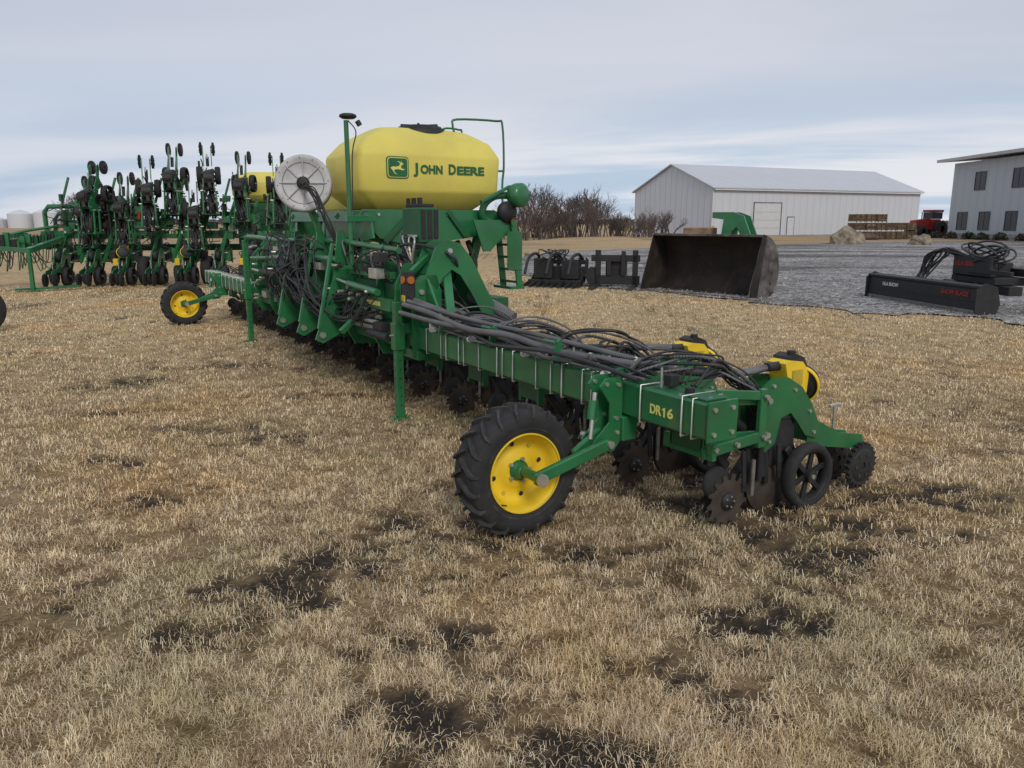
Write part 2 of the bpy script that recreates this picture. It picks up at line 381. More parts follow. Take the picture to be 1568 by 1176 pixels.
L2.new(mix2(1.0,mix2(1.0,gc,gsp,'MULTIPLY'),tr,'MULTIPLY'),b.inputs['Base Color']); b.inputs['Roughness'].default_value=.95; b.inputs['Specular IOR Level'].default_value=.2
bp=N2.new('ShaderNodeBump'); bp.inputs['Distance'].default_value=.03; L2.new(vo.outputs['Distance'],bp.inputs['Height'])
bp2=N2.new('ShaderNodeBump'); bp2.inputs['Distance'].default_value=.25; bp2.inputs['Strength'].default_value=.6; L2.new(nz2(1.5,6,.65),bp2.inputs['Height']); L2.new(bp.outputs['Normal'],bp2.inputs['Normal']); L2.new(bp2.outputs['Normal'],b.inputs['Normal'])
me.materials.append(m); place(me,'gravel_lot')
# loose stones near the lawn edge
rs=np.random.RandomState(12); NS=18000
sy=rs.uniform(10.5,26,NS); sx=rs.uniform(-1,17,NS)
inn_=inpoly(sx,sy,gp); nearb=inpoly(sx+.6,sy+.6,gp)
kp=inn_|(nearb&(rs.rand(NS)<.35)); sx=sx[kp];sy=sy[kp]; ns=len(sx)
sr=rs.uniform(.012,.032,ns)
oc=np.array([[1,0,0],[0,1,0],[-1,0,0],[0,-1,0],[0,0,.8],[0,0,-.6]])
vv=oc[None]*sr[:,None,None]*rs.uniform(.6,1.3,(ns,6,1)); vv[:,:,0]+=sx[:,None]; vv[:,:,1]+=sy[:,None]; vv[:,:,2]+=.025
ff=np.array([[0,1,4],[1,2,4],[2,3,4],[3,0,4],[1,0,5],[2,1,5],[3,2,5],[0,3,5]])
me=bpy.data.meshes.new('gravel_stones'); me.from_pydata(vv.reshape(-1,3).tolist(),[],(ff[None]+np.arange(ns)[:,None,None]*6).reshape(-1,3).tolist()); me.materials.append(STONE); place(me,'gravel_stones')
# ------------------------------------------------------------------ grass blades
NB=840000
rr=np.exp(np.random.rand(NB)**0.85*math.log(23/1.0))*1.0
th=np.random.uniform(-R(45),R(45),NB)
x=rr*np.sin(th);y=rr*np.cos(th)
cd=fbm(x*11+3,y*11+8,3)
jx=x+np.random.normal(0,.22,NB); jy=y+np.random.normal(0,.22,NB)
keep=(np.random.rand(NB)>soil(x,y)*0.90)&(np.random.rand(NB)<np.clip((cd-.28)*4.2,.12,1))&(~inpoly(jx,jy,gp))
x=x[keep];y=y[keep];rr=rr[keep];cd=cd[keep];n=len(x)
cl=fbm(x*9,y*9,2); dens=np.clip(fbm(x*5+5,y*5+3,3)*.5+cd*.5,0,1)
azm=cl*22+np.random.normal(0,1.5,n)
ln=np.random.uniform(.012,.05,n)*(0.5+dens*0.9); h=np.random.uniform(.003,.028,n)*(0.15+dens*1.8)
st=np.random.rand(n)<.015; h[st]*=1.9
wd=np.random.uniform(.0010,.0024,n)*np.maximum(1,rr/2.2)**.85
ln*=np.maximum(1,rr/8)**.3
dx=np.cos(azm);dy=np.sin(azm);pxx=-dy*wd/2;pyy=dx*wd/2
zb=gz(x,y)-.003+np.random.uniform(0,.006,n)+np.where(inpoly(x,y,gp),.022,0)
V=np.zeros((n,5,3))
V[:,0]=np.stack([x-pxx,y-pyy,zb],1);V[:,1]=np.stack([x+pxx,y+pyy,zb],1)
mx_=x+dx*ln*.45;my_=y+dy*ln*.45;mz=zb+h
V[:,2]=np.stack([mx_+pxx*.8,my_+pyy*.8,mz],1);V[:,3]=np.stack([mx_-pxx*.8,my_-pyy*.8,mz],1)
tz=zb+h*np.random.uniform(.2,1.2,n); j=np.random.normal(0,.45,n)*ln
V[:,4]=np.stack([x+dx*ln-dy*j,y+dy*ln+dx*j,tz],1)
me=bpy.data.meshes.new('dry_grass'); me.vertices.add(n*5); me.vertices.foreach_set('co',V.ravel())
me.loops.add(n*7); me.polygons.add(n*2)
base=(np.arange(n)*5)[:,None]
li=(base+np.array([[0,1,2,3,3,2,4]])).ravel(); me.loops.foreach_set('vertex_index',li.astype(np.int32))
ls=np.stack([np.arange(n)*7,np.arange(n)*7+4],1).ravel(); me.polygons.foreach_set('loop_start',ls.astype(np.int32))
try: me.polygons.foreach_set('loop_total',np.tile([4,3],n).astype(np.int32))
except Exception: pass
me.update(calc_edges=True)
m,nt2,b=new_mat('straw_blades'); N2=nt2.nodes;L2=nt2.links; g=N2.new('ShaderNodeNewGeometry')
bc=ramp2(g.outputs['Random Per Island'],[(0.0,(.27,.18,.09)),(0.25,(.56,.41,.235)),(0.65,(.80,.64,.41)),(1.0,(.93,.84,.63))])
big=ramp2(nz2(.55,5,.6),BIGR)
midn=ramp2(nz2(4.5,5,.65),MIDR)
bc=mix2(1.0,mix2(1.0,bc,big,'MULTIPLY'),midn,'MULTIPLY')
gm=ramp2(nz2(1.1,4,.6),[(0.5,(0,0,0)),(0.68,(.45,.45,.45))])
bc=mix2(gm,bc,(.38,.39,.20))
L2.new(bc,b.inputs['Base Color']); b.inputs['Roughness'].default_value=.75; b.inputs['Specular IOR Level'].default_value=.2
me.materials.append(m); place(me,'dry_grass')
# ================================================================== PLANTER
ANG=math.atan2(.53,.848)
PL=empty('row_crop_planter',(0,0,0),ANG)   # local x = rearward, y = along toolbar
def toothdisc(mb,c,r,teeth,m,th=.006,depth=.2):
    poly=[]
    for i in range(teeth):
        a=2*math.pi*i/teeth; s=2*math.pi/teeth
        for t,q in((0,1-depth),(.35,1-depth*.9),(.62,1.0),(.88,.97),(.93,1-depth)):
            poly.append((math.cos(a+s*t)*r*q,math.sin(a+s*t)*r*q))
    mb.prism(poly,c,(1,0,0),(0,0,1),(0,1,0),-th/2,th/2,m)
def row_unit(meter=1,seed=0):
    rnd=random.Random(seed)
    mb=MB()
    for s in(-1,1):
        mb.box((-.0,s*.11-.012,.42),(.05,s*.11+.012,.78),GREEN)
        mb.beam((.03,s*.095,.71),(.50,s*.085,.66),.02,.045,GREEN)
        mb.beam((.03,s*.095,.52),(.50,s*.085,.47),.02,.05,GREEN)
        for px,pz in((.03,.71),(.50,.66),(.03,.52),(.50,.47)):
            mb.cyl((px,s*.117,pz),(px,s*.07,pz),.017,ZINC,10)
        mb.plate_xz([(.47,.72),(.56,.775),(.68,.765),(.80,.70),(.90,.59),(.97,.47),(.97,.38),(.86,.41),(.78,.50),(.72,.56),(.64,.54),(.60,.40),(.52,.36),(.47,.42)],s*.07-.008,s*.07+.008,GREEN)
        mb.plate_xz([(.90,.50),(1.02,.46),(1.20,.37),(1.42,.33),(1.46,.27),(1.36,.25),(1.1,.30),(.90,.36)],s*.055-.006,s*.055+.006,GREEN)
        mb.lathe([(.004,s*.05),(.06,s*.045),(.185,s*.012),(.19,s*.01),(.185,s*.008),(.06,s*.038)],(.66,0,.16),(0,1,0),DISC,28,True)
        c=(.84,s*.125,.19)
        mb.lathe([(.150,-.035),(.178,-.038),(.190,-.02),(.193,0),(.190,.02),(.178,.038),(.150,.035),(.142,0)],c,(0,1,0),RUB,36,True,True)
        mb.lathe([(.142,-.03),(.150,-.034),(.150,.034),(.142,.03)],c,(0,1,0),BLACK,36,True,True)
        for k in range(6):
            a=k*math.pi/3+.3
            mb.beam((c[0]+math.cos(a)*.03,c[1],c[2]+math.sin(a)*.03),(c[0]+math.cos(a)*.146,c[1],c[2]+math.sin(a)*.146),.018,.03,BLACK,.002)
        mb.cyl((c[0],c[1]-.04,c[2]),(c[0],c[1]+.04,c[2]),.038,BLACK,16)
        mb.cyl((c[0],c[1]-.047,c[2]),(c[0],c[1]+.047,c[2]),.014,ZINC,8)
        mb.beam((.84,s*.08,.19),(.70,s*.08,.36),.02,.04,BLACK)
        c=(1.40,s*.085,.145)
        toothdisc(mb,c,.142,22,RUB,.03,.13)
        mb.lathe([(.02,-.022),(.09,-.02),(.11,-.012),(.11,.012),(.09,.02),(.02,.022)],c,(0,1,0),BLACK,24,True)
        for k in range(6):
            a=k*math.pi/3; mb.cyl((c[0]+.07*math.cos(a),c[1]-.026,c[2]+.07*math.sin(a)),(c[0]+.07*math.cos(a),c[1]+.026,c[2]+.07*math.sin(a)),.012,DISC,8)
        c=(.27+.03*s,s*.055-.03,.140); toothdisc(mb,c,.152,13,DISC,.006,.24)
        mb.lathe([(.0,-.022),(.045,-.02),(.05,-.005),(.05,.005),(.045,.02),(.0,.022)],c,(0,1,0),BLACK,18,True)
        for k in range(5):
            a=k*2*math.pi/5; mb.cyl((c[0]+.03*math.cos(a),c[1]-.026,c[2]+.03*math.sin(a)),(c[0]+.03*math.cos(a),c[1]+.026,c[2]+.03*math.sin(a)),.006,ZINC,6)
    mb.box((.0,-.12,.45),(.016,.12,.77),DGREEN)
    mb.box((.06,-.05,.47),(.10,.05,.66),BLACK)
    mb.beam((.50,-.02,.40),(.27,-.02,.15),.05,.03,BLACK); mb.beam((.12,0,.52),(.30,0,.30),.05,.05,BLACK)
    mb.lathe([(.0,-.02),(.08,-.02),(.09,0),(.08,.02),(.0,.02)],(.17,-.06,.25),(0,1,0),RUB,24,True)
    mb.cyl((.08,.0,.70),(.42,.0,.5),.03,BLACK,14); mb.cyl((.10,.0,.695),(.05,.0,.72),.014,ZINC,8)
    mb.box((.52,-.055,.36),(.60,.055,.70),BLACK); mb.box((.60,-.05,.26),(.80,.05,.52),BLACK); mb.box((.60,-.06,.52),(.78,.06,.66),BLACK)
    for k in range(5):
        xx=.34+.07*k; mb.beam((xx,-.09+.03*(k%2),.40),(xx+.02,-.09+.03*(k%2),.17+.03*(k%3)),.018,.03,BLACK)
    mb.cyl((.46,-.1,.42),(.46,-.1,.22),.018,BLACK,10); mb.cyl((.40,-.11,.35),(.40,-.11,.15),.012,STEEL,8)
    mb.tube([(1.22,0,.36),(1.22,0,.52)],.009,ZINC,8); mb.beam((1.17,0,.525),(1.27,0,.525),.02,.02,ZINC)
    mb.cyl((1.02,0,.40),(1.22,0,.36),.022,BLACK,10)
    for px,pz in((.56,.73),(.74,.69),(.88,.55),(.93,.42),(.55,.42)):
        mb.cyl((px,-.088,pz),(px,-.07,pz),.011,ZINC,8)
    if meter:
        body=YEL if meter==1 else BLACK
        mb.lathe([(.0,-.02),(.095,-.02),(.11,-.005),(.11,.03),(.09,.045),(.03,.05),(.0,.05)],(.865,.0,.70),(1,.55,.25),BLACK,32,True)
        mb.lathe([(.108,-.035),(.118,-.03),(.118,-.012),(.108,-.008)],(.865,.0,.70),(1,.55,.25),body,32,True,True)
        mb.prism([(.655,.84),(.70,.855),(.80,.84),(.86,.78),(.85,.66),(.76,.645),(.70,.70)],(0,0,0),(1,0,0),(0,0,1),(0,1,0),-.07,.055,body)
        mb.prism([(.70,.845),(.71,.87),(.76,.885),(.83,.86),(.865,.80),(.855,.785),(.80,.845)],(0,0,0),(1,0,0),(0,0,1),(0,1,0),-.055,.06,BLACK)
        mb.box((.715,-.077,.71),(.80,-.071,.80),DYEL if meter==1 else BLACK,.002)
        mb.cyl((.76,-.02,.88),(.76,-.02,.90),.024,BLACK,12)
        mb.cyl((.67,-.01,.82),(.56,-.02,.825),.026,HOSE,12)
    else:
        mb.lathe([(.0,-.02),(.095,-.02),(.11,-.005),(.11,.03),(.09,.045),(.0,.05)],(.80,.0,.62),(.3,1,0),BLACK,32,True)
    for k in range(6):
        y0=rnd.uniform(-.09,.09)
        mb.tube([(.02,y0,.78),(.12+rnd.uniform(0,.1),y0+rnd.uniform(-.06,.06),.84+rnd.uniform(-.04,.06)),(.32,rnd.uniform(-.08,.08),.76+rnd.uniform(-.05,.06)),(.5,rnd.uniform(-.06,.06),.60+rnd.uniform(-.1,.12)),(.6,0,.5)],rnd.choice((.005,.006,.009)),HOSE,6,4)
    mb.tube([(.78,-.03,.66),(.74,-.02,.5),(.66,0,.3)],.02,BLACK,8,4)
    return mb.mesh('row_unit')
RU_Y=row_unit(1,1); RU_B=row_unit(2,2); RU_N=row_unit(0,3)
SP=.745
for k in range(16):
    yv=2.78+SP*k
    place(RU_Y if k<2 else RU_N,'row_unit_%d'%(k+1),PL,(2.80,yv,0 if k<2 else -.03))
mb=MB()
mb.box((2.62,2.47,.59),(2.80,5.80,.77),GREEN,.012)
mb.box((2.612,2.455,.582),(2.808,2.468,.778),GREEN,.003)
for yy,zz in((2.452,.62),(2.452,.74)):
    for xx in(2.65,2.77): mb.cyl((xx,2.445,zz),(xx,2.456,zz),.012,ZINC,8)
for yv in(2.56,3.10,3.34,3.74,3.9,4.3,4.62,4.84,5.2,5.45): mb.ubolt(2.611,2.809,yv,.581,.779,r=.004)
for k in range(5):
    yv=2.78+SP*k
    for dy in((-.15,.15) if k==0 else(-.10,.10)): mb.ubolt(2.611,2.83,yv+dy,.581,.779,r=.0055)
mb.box((2.64,2.50,.771),(2.78,2.62,.782),GREEN,.003)
mb.cyl((2.71,2.68,.77),(2.71,2.68,.80),.025,BLACK,12)
mb.box((2.81,2.60,.42),(2.84,2.96,.50),GREEN); mb.beam((2.80,2.66,.45),(3.22,2.66,.48),.03,.06,GREEN)
mb.beam((2.84,2.63,.76),(3.24,2.66,.70),.02,.05,GREEN); mb.beam((2.83,2.63,.74),(2.83,2.63,.45),.03,.05,GREEN)
mb.beam((3.22,2.655,.74),(3.22,2.655,.42),.03,.05,GREEN)
for q in((2.83,2.61,.48),(2.83,2.61,.72),(3.22,2.635,.48),(3.22,2.635,.70),(3.02,2.64,.47)): mb.cyl(q,(q[0],q[1]-.02,q[2]),.014,ZINC,8)
mb.box((2.62,10.7,.59),(2.80,14.3,.77),GREEN,.012)
for k in range(14): mb.ubolt(2.611,2.809,10.8+.26*k,.581,.779,r=.006)
mb.box((2.62,5.82,.55),(2.82,10.68,.76),DGREEN,.012)
mb.obj('toolbar',PL)
text('model_decal','DR',.068,DECY,PL,(2.6185,2.865,.668),(0,-1,0),(0,0,1),offset=.0018,width=.082)
text('model_decal_2','6',.068,DECY,PL,(2.6185,2.737,.668),(0,-1,0),(0,0,1),offset=.0018,width=.040)
mb=MB(); mb.plate_yz([(2.762,.644),(2.752,.644),(2.752,.692),(2.760,.692),(2.771,.683),(2.771,.675),(2.762,.679)],2.6165,2.6188,DECY); mb.obj('model_decal_3',PL)
def ag_wheel(name,loc):
    mb=MB()
    prof=[(.205,-.085),(.225,-.10),(.27,-.112),(.305,-.108),(.318,-.09),(.322,-.05),(.324,0),(.322,.05),(.318,.09),(.305,.108),(.27,.112),(.225,.10),(.205,.085)]
    mb.lathe(prof,(0,0,0),(0,1,0),RUB,56,True)
    for s in(-1,1):
        mb.lathe([(.232,s*.1005),(.236,s*.106),(.242,s*.1055)],(0,0,0),(0,1,0),RUB2,56,True)
        for k in range(20):
            a0=2*math.pi*(k+(.5 if s>0 else 0))/20
            st=[(-.008*s,a0,.347,.316),(.035*s,a0+.075,.347,.316),(.078*s,a0+.16,.342,.312),(.108*s,a0+.20,.328,.298),(.114*s,a0+.215,.300,.270)]
            vs=[];fs=[]
            for i,(yy,a,ro,ri) in enumerate(st):
                hw=.030 if i<4 else .022
                for aa,rr_ in((a-hw,ri),(a-hw*.75,ro),(a+hw*.75,ro),(a+hw,ri)):
                    q=yy if rr_==ro else yy*.93
                    vs.append((math.cos(aa)*rr_,q,math.sin(aa)*rr_))
            for i in range(4):
                o=i*4
                for jx_ in range(4): fs.append([o+jx_,o+(jx_+1)%4,o+4+(jx_+1)%4,o+4+jx_])
            fs+= [[0,1,2,3],[16,17,18,19]]
            mb.add(vs,fs,RUB2)
    mb.lathe([(.205,-.098),(.212,-.102),(.214,-.09),(.205,-.088),(.196,-.078),(.188,-.045),(.176,-.01),(.165,.0),(.13,.01),(.10,-.005),(.085,-.02),(.0,-.02)],(0,0,0),(0,1,0),YEL,56,True)
    mb.lathe([(.205,.098),(.212,.102),(.214,.09),(.196,.078),(.185,.04),(.0,.03)],(0,0,0),(0,1,0),YEL,56,True)
    for k in range(8):
        a=k*math.pi/4+.2; c=Vector((math.cos(a)*.142,.002,math.sin(a)*.142))
        if k%2==0: mb.lathe([(0,0),(.013,0)],c+Vector((0,-.0045,0)),(0,1,0),BLACK,12,False)
        else: mb.lathe([(0,-.006),(.010,-.006),(.010,0)],c,(0,1,0),DYEL,10,False)
    for k in range(5):
        a=k*2*math.pi/5; mb.cyl((math.cos(a)*.062,-.022,math.sin(a)*.062),(math.cos(a)*.062,-.038,math.sin(a)*.062),.011,ZINC,6)
    mb.lathe([(0,-.075),(.03,-.075),(.036,-.06),(.036,-.035),(.055,-.03),(.055,-.02)],(0,0,0),(0,1,0),GREEN,20,True)
    mb.tube([(-.15,-.095,-.14),(-.14,-.13,-.135)],.004,BLACK,6)
    return mb.obj(name,PL,loc)
def wheel_arm(name,yc,s):
    mb=MB(); y1=yc-s*.205
    mb.cyl((2.055,yc-s*.03,.345),(2.055,y1-s*.03,.345),.026,GREEN,16)
    mb.cyl((2.055,y1-s*.03,.345),(2.055,y1-s*.05,.345),.032,ZINC,12)
    mb.beam((2.03,y1,.34),(2.50,y1,.455),.035,.065,GREEN,.008)
    mb.beam((2.30,y1+s*.04,.42),(2.52,y1+s*.10,.50),.03,.05,GREEN,.006)
    for dy in(-.05,.05):
        mb.plate_xz([(2.46,.76),(2.50,.80),(2.61,.80),(2.61,.46),(2.56,.40),(2.46,.40),(2.42,.46),(2.53,.56),(2.53,.66)],yc-s*.12+dy-.006,yc-s*.12+dy+.006,GREEN)
        for px_,pz_ in((2.50,.77),(2.58,.76),(2.52,.45),(2.57,.58),(2.58,.50)): mb.cyl((px_,yc-s*.12+dy-.016,pz_),(px_,yc-s*.12+dy+.016,pz_),.012,ZINC,8)
    mb.cyl((2.47,yc-s*.12,.72),(2.42,yc-s*.15,.48),.013,ZINC,10); mb.cyl((2.46,yc-s*.12,.68),(2.44,yc-s*.13,.58),.024,GREEN,12)
    mb.box((2.60,yc-.20,.45),(2.70,yc+.06,.585),GREEN,.006)
    mb.cyl((2.50,y1-.03,.455),(2.50,yc+.02,.455),.02,ZINC,10)
    mb.obj(name,PL)
ag_wheel('gauge_wheel_tire',(2.055,3.245,.338)); wheel_arm('gauge_wheel_arm',3.245,1)
ag_wheel('far_wheel_tire',(2.055,13.08,.335)); wheel_arm('far_wheel_arm',13.08,1)
mb=MB()
def stand(x,y,top,w=.06):
    mb.box((x-w/2,y-w/2,.02),(x+w/2,y+w/2,top),GREEN,.006)
    mb.box((x-.09,y-.06,0.0),(x+.09,y+.06,.018),GREEN,.003)
    mb.box((x-.045,y-.045,.58),(x+.045,y+.045,.80),GREEN,.005)
    z=.12
    while z<top-.05:
        mb.lathe([(0,0),(.008,0)],(x,y-w/2-.0015,z),(0,1,0),BLACK,8,False); mb.lathe([(0,0),(.008,0)],(x-w/2-.0015,y,z),(1,0,0),BLACK,8,False); z+=.075
    mb.cyl((x-.07,y,.70),(x+.07,y,.70),.008,ZINC,8)
stand(2.50,5.75,.97,.066); stand(2.50,10.72,1.36,.066)
mb.beam((2.50,5.75,.75),(2.64,5.75,.75),.06,.08,GREEN); mb.beam((2.50,10.72,.7),(2.64,10.72,.7),.06,.08,GREEN)
mb.obj('parking_stands',PL)
# --- centre frame
mb=MB()
mb.box((2.64,5.90,.92),(2.82,10.62,1.09),DGREEN,.01)
mb.box((2.60,6.1,1.12),(2.66,7.3,1.18),GREEN,.006)
mb.tube([(2.60,5.90,1.37),(2.60,7.3,1.42),(2.62,8.1,1.40)],.026,GREEN,12); mb.tube([(2.52,10.70,1.36),(2.52,10.55,1.41),(2.56,9.2,1.39),(2.60,8.3,1.4)],.028,GREEN,12,3)
mb.tube([(2.45,10.2,1.15),(2.47,9.0,1.20),(2.50,8.3,1.2)],.022,GREEN,10)
for yv in(5.95,6.35,7.05,7.6,8.6,9.2,9.8,10.5):
    mb.plate_xz([(2.58,1.10),(2.66,1.26),(2.74,1.26),(2.86,1.05),(2.88,.45),(2.62,.45),(2.54,.6)],yv-.012,yv+.012,GREEN)
for yv in(7.15,7.75,8.5):
    mb.plate_xz([(2.26,.50),(2.33,.46),(2.62,.60),(2.66,1.25),(2.58,1.50),(2.52,1.50),(2.47,1.1),(2.36,.76)],yv-.012,yv+.012,GREEN)
    mb.cyl((2.33,yv-.03,.54),(2.33,yv+.03,.54),.03,ZINC,10)
    mb.beam((2.30,yv,.60),(2.50,yv+.08,1.4),.04,.03,GREEN)
mb.cyl((2.50,7.1,1.25),(2.50,8.6,1.25),.03,GREEN,12)
mb.beam((2.36,6.7,.62),(2.62,6.7,.84),.06,.05,GREEN)
for k in range(4):
    mb.cyl((2.50+.03*k,6.25,.70+.045*k),(2.50+.03*k,6.95,.69+.045*k),.020,ZINC if k%2 else STEEL,12)
    mb.cyl((2.50+.03*k,6.98,.70+.045*k),(2.50+.03*k,7.06,.70+.045*k),.028,BLACK,12)
mb.cyl((2.48,5.9,.66),(2.48,6.3,.66),.035,BLACK,14); mb.cyl((2.48,6.1,1.02),(2.48,6.8,1.05),.03,GREEN,12); mb.cyl((2.48,6.8,1.05),(2.5,7.2,1.07),.014,ZINC,10)
mb.box((2.54,6.0,.86),(2.60,6.85,.96),GREEN,.004); mb.box((2.537,6.2,.89),(2.54,6.5,.93),DECY,.001)
mb.cyl((2.46,9.0,1.0),(2.46,9.8,1.0),.035,BLACK,12); mb.cyl((2.46,9.8,1.0),(2.48,10.3,1.0),.016,ZINC,10)
rnd=random.Random(77)
for k in range(34):
    yy=rnd.uniform(5.95,10.4); zz=rnd.uniform(.6,1.28); xx=rnd.uniform(2.46,2.6); mb.box((xx,yy,zz),(xx+.08,yy+rnd.uniform(.05,.20),zz+rnd.uniform(.03,.10)),rnd.choice((BLACK,GREEN,DGREEN,BLACK,ZINC)),.004)
for k in range(40):
    yy=rnd.uniform(5.95,10.4); zz=rnd.uniform(.6,1.35); mb.cyl((2.5,yy,zz),(2.44,yy+rnd.uniform(-.03,.03),zz),.016,rnd.choice((ZINC,BLACK,STEEL,ZINC)),8)
mb.obj('centre_frame',PL)
# --- wing hinge / gusset tower
mb=MB()
for yv in(5.64,5.86):
    mb.plate_xz([(2.58,.52),(2.58,1.10),(2.66,1.18),(2.80,1.18),(2.84,1.05),(2.84,.52)],yv-.012,yv+.012,GREEN)
    mb.plate_xz([(2.70,1.16),(2.80,1.40),(2.90,1.46),(3.02,1.43),(3.13,1.30),(3.28,1.02),(3.42,.80),(3.36,.74),(3.26,.78),(3.12,1.02),(3.02,1.17),(2.94,1.22),(2.86,1.16),(2.80,1.06)],yv-.012,yv+.012,GREEN)
    for px_,pz_ in((2.66,.62),(2.78,.62),(2.66,1.05),(2.92,1.37),(3.35,.80)): mb.cyl((px_,yv-.03,pz_),(px_,yv+.03,pz_),.022,ZINC,10)
mb.beam((2.99,5.75,1.40),(3.34,5.75,.80),.17,.03,GREEN,.006)
mb.plate_yz([(5.3,.775),(5.68,.775),(5.68,1.15),(5.60,1.15)],2.70,2.72,GREEN)
mb.beam((2.78,5.74,.78),(3.20,5.1,.78),.10,.05,GREEN); mb.beam((2.76,5.30,.80),(2.95,5.75,1.24),.07,.05,GREEN,.006)
mb.box((2.60,5.60,.50),(2.84,5.90,.575),GREEN,.006)
mb.box((2.84,6.02,1.42),(3.02,6.36,1.72),DGREEN,.012); mb.box((2.86,6.05,1.72),(3.0,6.33,1.75),BLACK,.01)
for k in range(5): mb.cyl((2.88+.02*(k%2),6.07+.06*k,1.75),(2.88+.02*(k%2),6.07+.06*k,1.80),.018,BLACK,10)
for k in range(6): mb.cyl((2.835,6.06+.05*k,1.48),(2.80,6.06+.05*k,1.48),.014,ZINC,8)
for k in range(3): mb.box((2.86+.06*k,6.012,1.46),(2.90+.06*k,6.019,1.70),BLACK,.002)
mb.beam((2.92,6.2,1.05),(2.92,6.2,1.43),.08,.10,GREEN)
mb.box((2.52,5.60,.94),(2.60,5.70,1.22),BLACK,.01)
mb.cyl((2.555,5.585,1.15),(2.555,5.60,1.15),.030,AMBER,18); mb.cyl((2.518,5.65,1.15),(2.506,5.65,1.15),.030,AMBER,18)
mb.cyl((2.555,5.585,1.03),(2.555,5.60,1.03),.028,BLACK,18); mb.box((2.508,5.62,.98),(2.518,5.68,1.03),DYEL,.003)
mb.beam((2.62,5.72,1.20),(2.98,5.95,1.40),.035,.05,GREEN)
mb.obj('wing_hinge',PL)
mb=MB()
for yv in(10.60,10.82):
    mb.plate_xz([(2.58,.52),(2.58,1.12),(2.84,1.42),(3.06,1.40),(3.42,.80),(3.18,.80),(2.92,.95),(2.92,.52)],yv-.012,yv+.012,GREEN)
mb.obj('far_wing_hinge',PL)
# --- tank : moulded body with flat panels and tight radii between them
def rrect(x0,x1,y0,y1,r,z,n=6):
    o=[]
    for cx,cy,a0 in((x1-r,y1-r,0),(x0+r,y1-r,90),(x0+r,y0+r,180),(x1-r,y0+r,270)):
        for k in range(n+1):
            a=R(a0+90*k/n); o.append((cx+r*math.cos(a),cy+r*math.sin(a),z))
    return o
def tank(mb,x0,x1,y0,y1,z0,lv,ky=1.0):
    L2_=[]
    for i in range(len(lv)):
        if 0<i<len(lv)-1:
            for t in(-.05,.05):
                o=lv[i-1] if t<0 else lv[i+1]; k=abs(t)*1.3
                L2_.append(tuple(a+(b_-a)*k for a,b_ in zip(lv[i],o)))
        else: L2_.append(lv[i])
    rings=[rrect(x0+a,x1-bb,y0+cc*ky,y1-cc*ky,r_,z0+dz) for dz,a,bb,cc,r_ in L2_]
    n=len(rings[0]); vs=[p for r_ in rings for p in r_]; fs=[]
    for i in range(len(rings)-1):
        for j in range(n): fs.append([i*n+j,i*n+(j+1)%n,(i+1)*n+(j+1)%n,(i+1)*n+j])
    mb.add(vs,fs,TANK,True); mb.add(rings[-1],[list(range(n))],TANK,False); mb.add(rings[0],[list(range(n))],TANK,False)
LV=[(-.02,.27,.30,.22,.07),(.0,.20,.24,.17,.07),(.17,.02,.03,.0,.07),(.53,.01,.0,.0,.07),(.68,.14,.06,.11,.07),(.785,.33,.20,.29,.07),(.81,.38,.26,.34,.07),(.82,.5,.40,.36,.06)]
mb=MB(); tank(mb,2.78,4.37,7.2,8.22,1.72,LV)
tank(mb,3.10,4.30,8.36,9.35,1.56,LV,.9)
for (cx,cy,zt) in((3.68,7.72,2.54),(3.7,8.85,2.38)):
    mb.lathe([(.0,.045),(.19,.045),(.225,.035),(.24,.01),(.26,.01),(.265,-.05)],(cx,cy,zt),(0,0,1),BLACK,36,True)
    for k in range(6): a=k*math.pi/3; mb.beam((cx+.05*math.cos(a),cy+.05*math.sin(a),zt+.05),(cx+.22*math.cos(a),cy+.22*math.sin(a),zt+.045),.02,.02,BLACK)
mb.obj('seed_tank',PL)
def T(nm,s_,size,xa,wd_): text(nm,s_,size,DGT,PL,(xa,7.192,2.115 if size>.12 else 2.108),(1,0,0),(0,0,1),offset=.0045,width=wd_)
T('tank_lettering','J',.135,3.365,.05); T('tank_lettering_2','OHN',.112,3.425,.245); T('tank_lettering_3','D',.135,3.735,.082); T('tank_lettering_4','EERE',.112,3.83,.32)
mb=MB()
def rr2(cx,cz,hw,hh,r,n=5):
    o=[]
    for sx,sz,a0 in((1,1,0),(-1,1,90),(-1,-1,180),(1,-1,270)):
        for k in range(n+1):
            a=R(a0+90*k/n); o.append((cx+sx*(hw-r)+r*math.cos(a),cz+sz*(hh-r)+r*math.sin(a)))
    return o
ez=2.12
mb.plate_xz(rr2(3.18,ez,.118,.105,.035),7.194,7.199,DGT); mb.plate_xz(rr2(3.18,ez,.108,.095,.030),7.190,7.1935,DECY); mb.plate_xz(rr2(3.18,ez,.100,.087,.026),7.186,7.1895,DGT)
deer=[(-.075,.0),(-.05,.012),(-.02,.010),(.012,.018),(.022,.034),(.012,.052),(-.012,.058),(.014,.060),(.026,.044),(.034,.050),(.03,.068),(.042,.048),(.058,.036),(.05,.028),(.036,.026),(.03,.004),(.05,-.010),(.075,-.008),(.05,-.022),(.022,-.014),(-.02,-.012),(-.04,-.022),(-.03,-.045),(.0,-.062),(-.034,-.052),(-.058,-.018)]
mb.prism([(3.178+a*1.05,ez-.005+b_*1.05) for a,b_ in deer],(0,0,0),(1,0,0),(0,0,1),(0,1,0),7.182,7.1855,DECY)
mb.obj('tank_emblem',PL)
mb=MB()
def supp(y0,y1):
    mb.plate_xz([(2.80,1.72),(4.25,1.72),(4.42,1.66),(4.40,1.60),(4.05,1.45),(3.30,1.36),(2.95,1.45),(2.75,1.66)],y0,y1,GREEN)
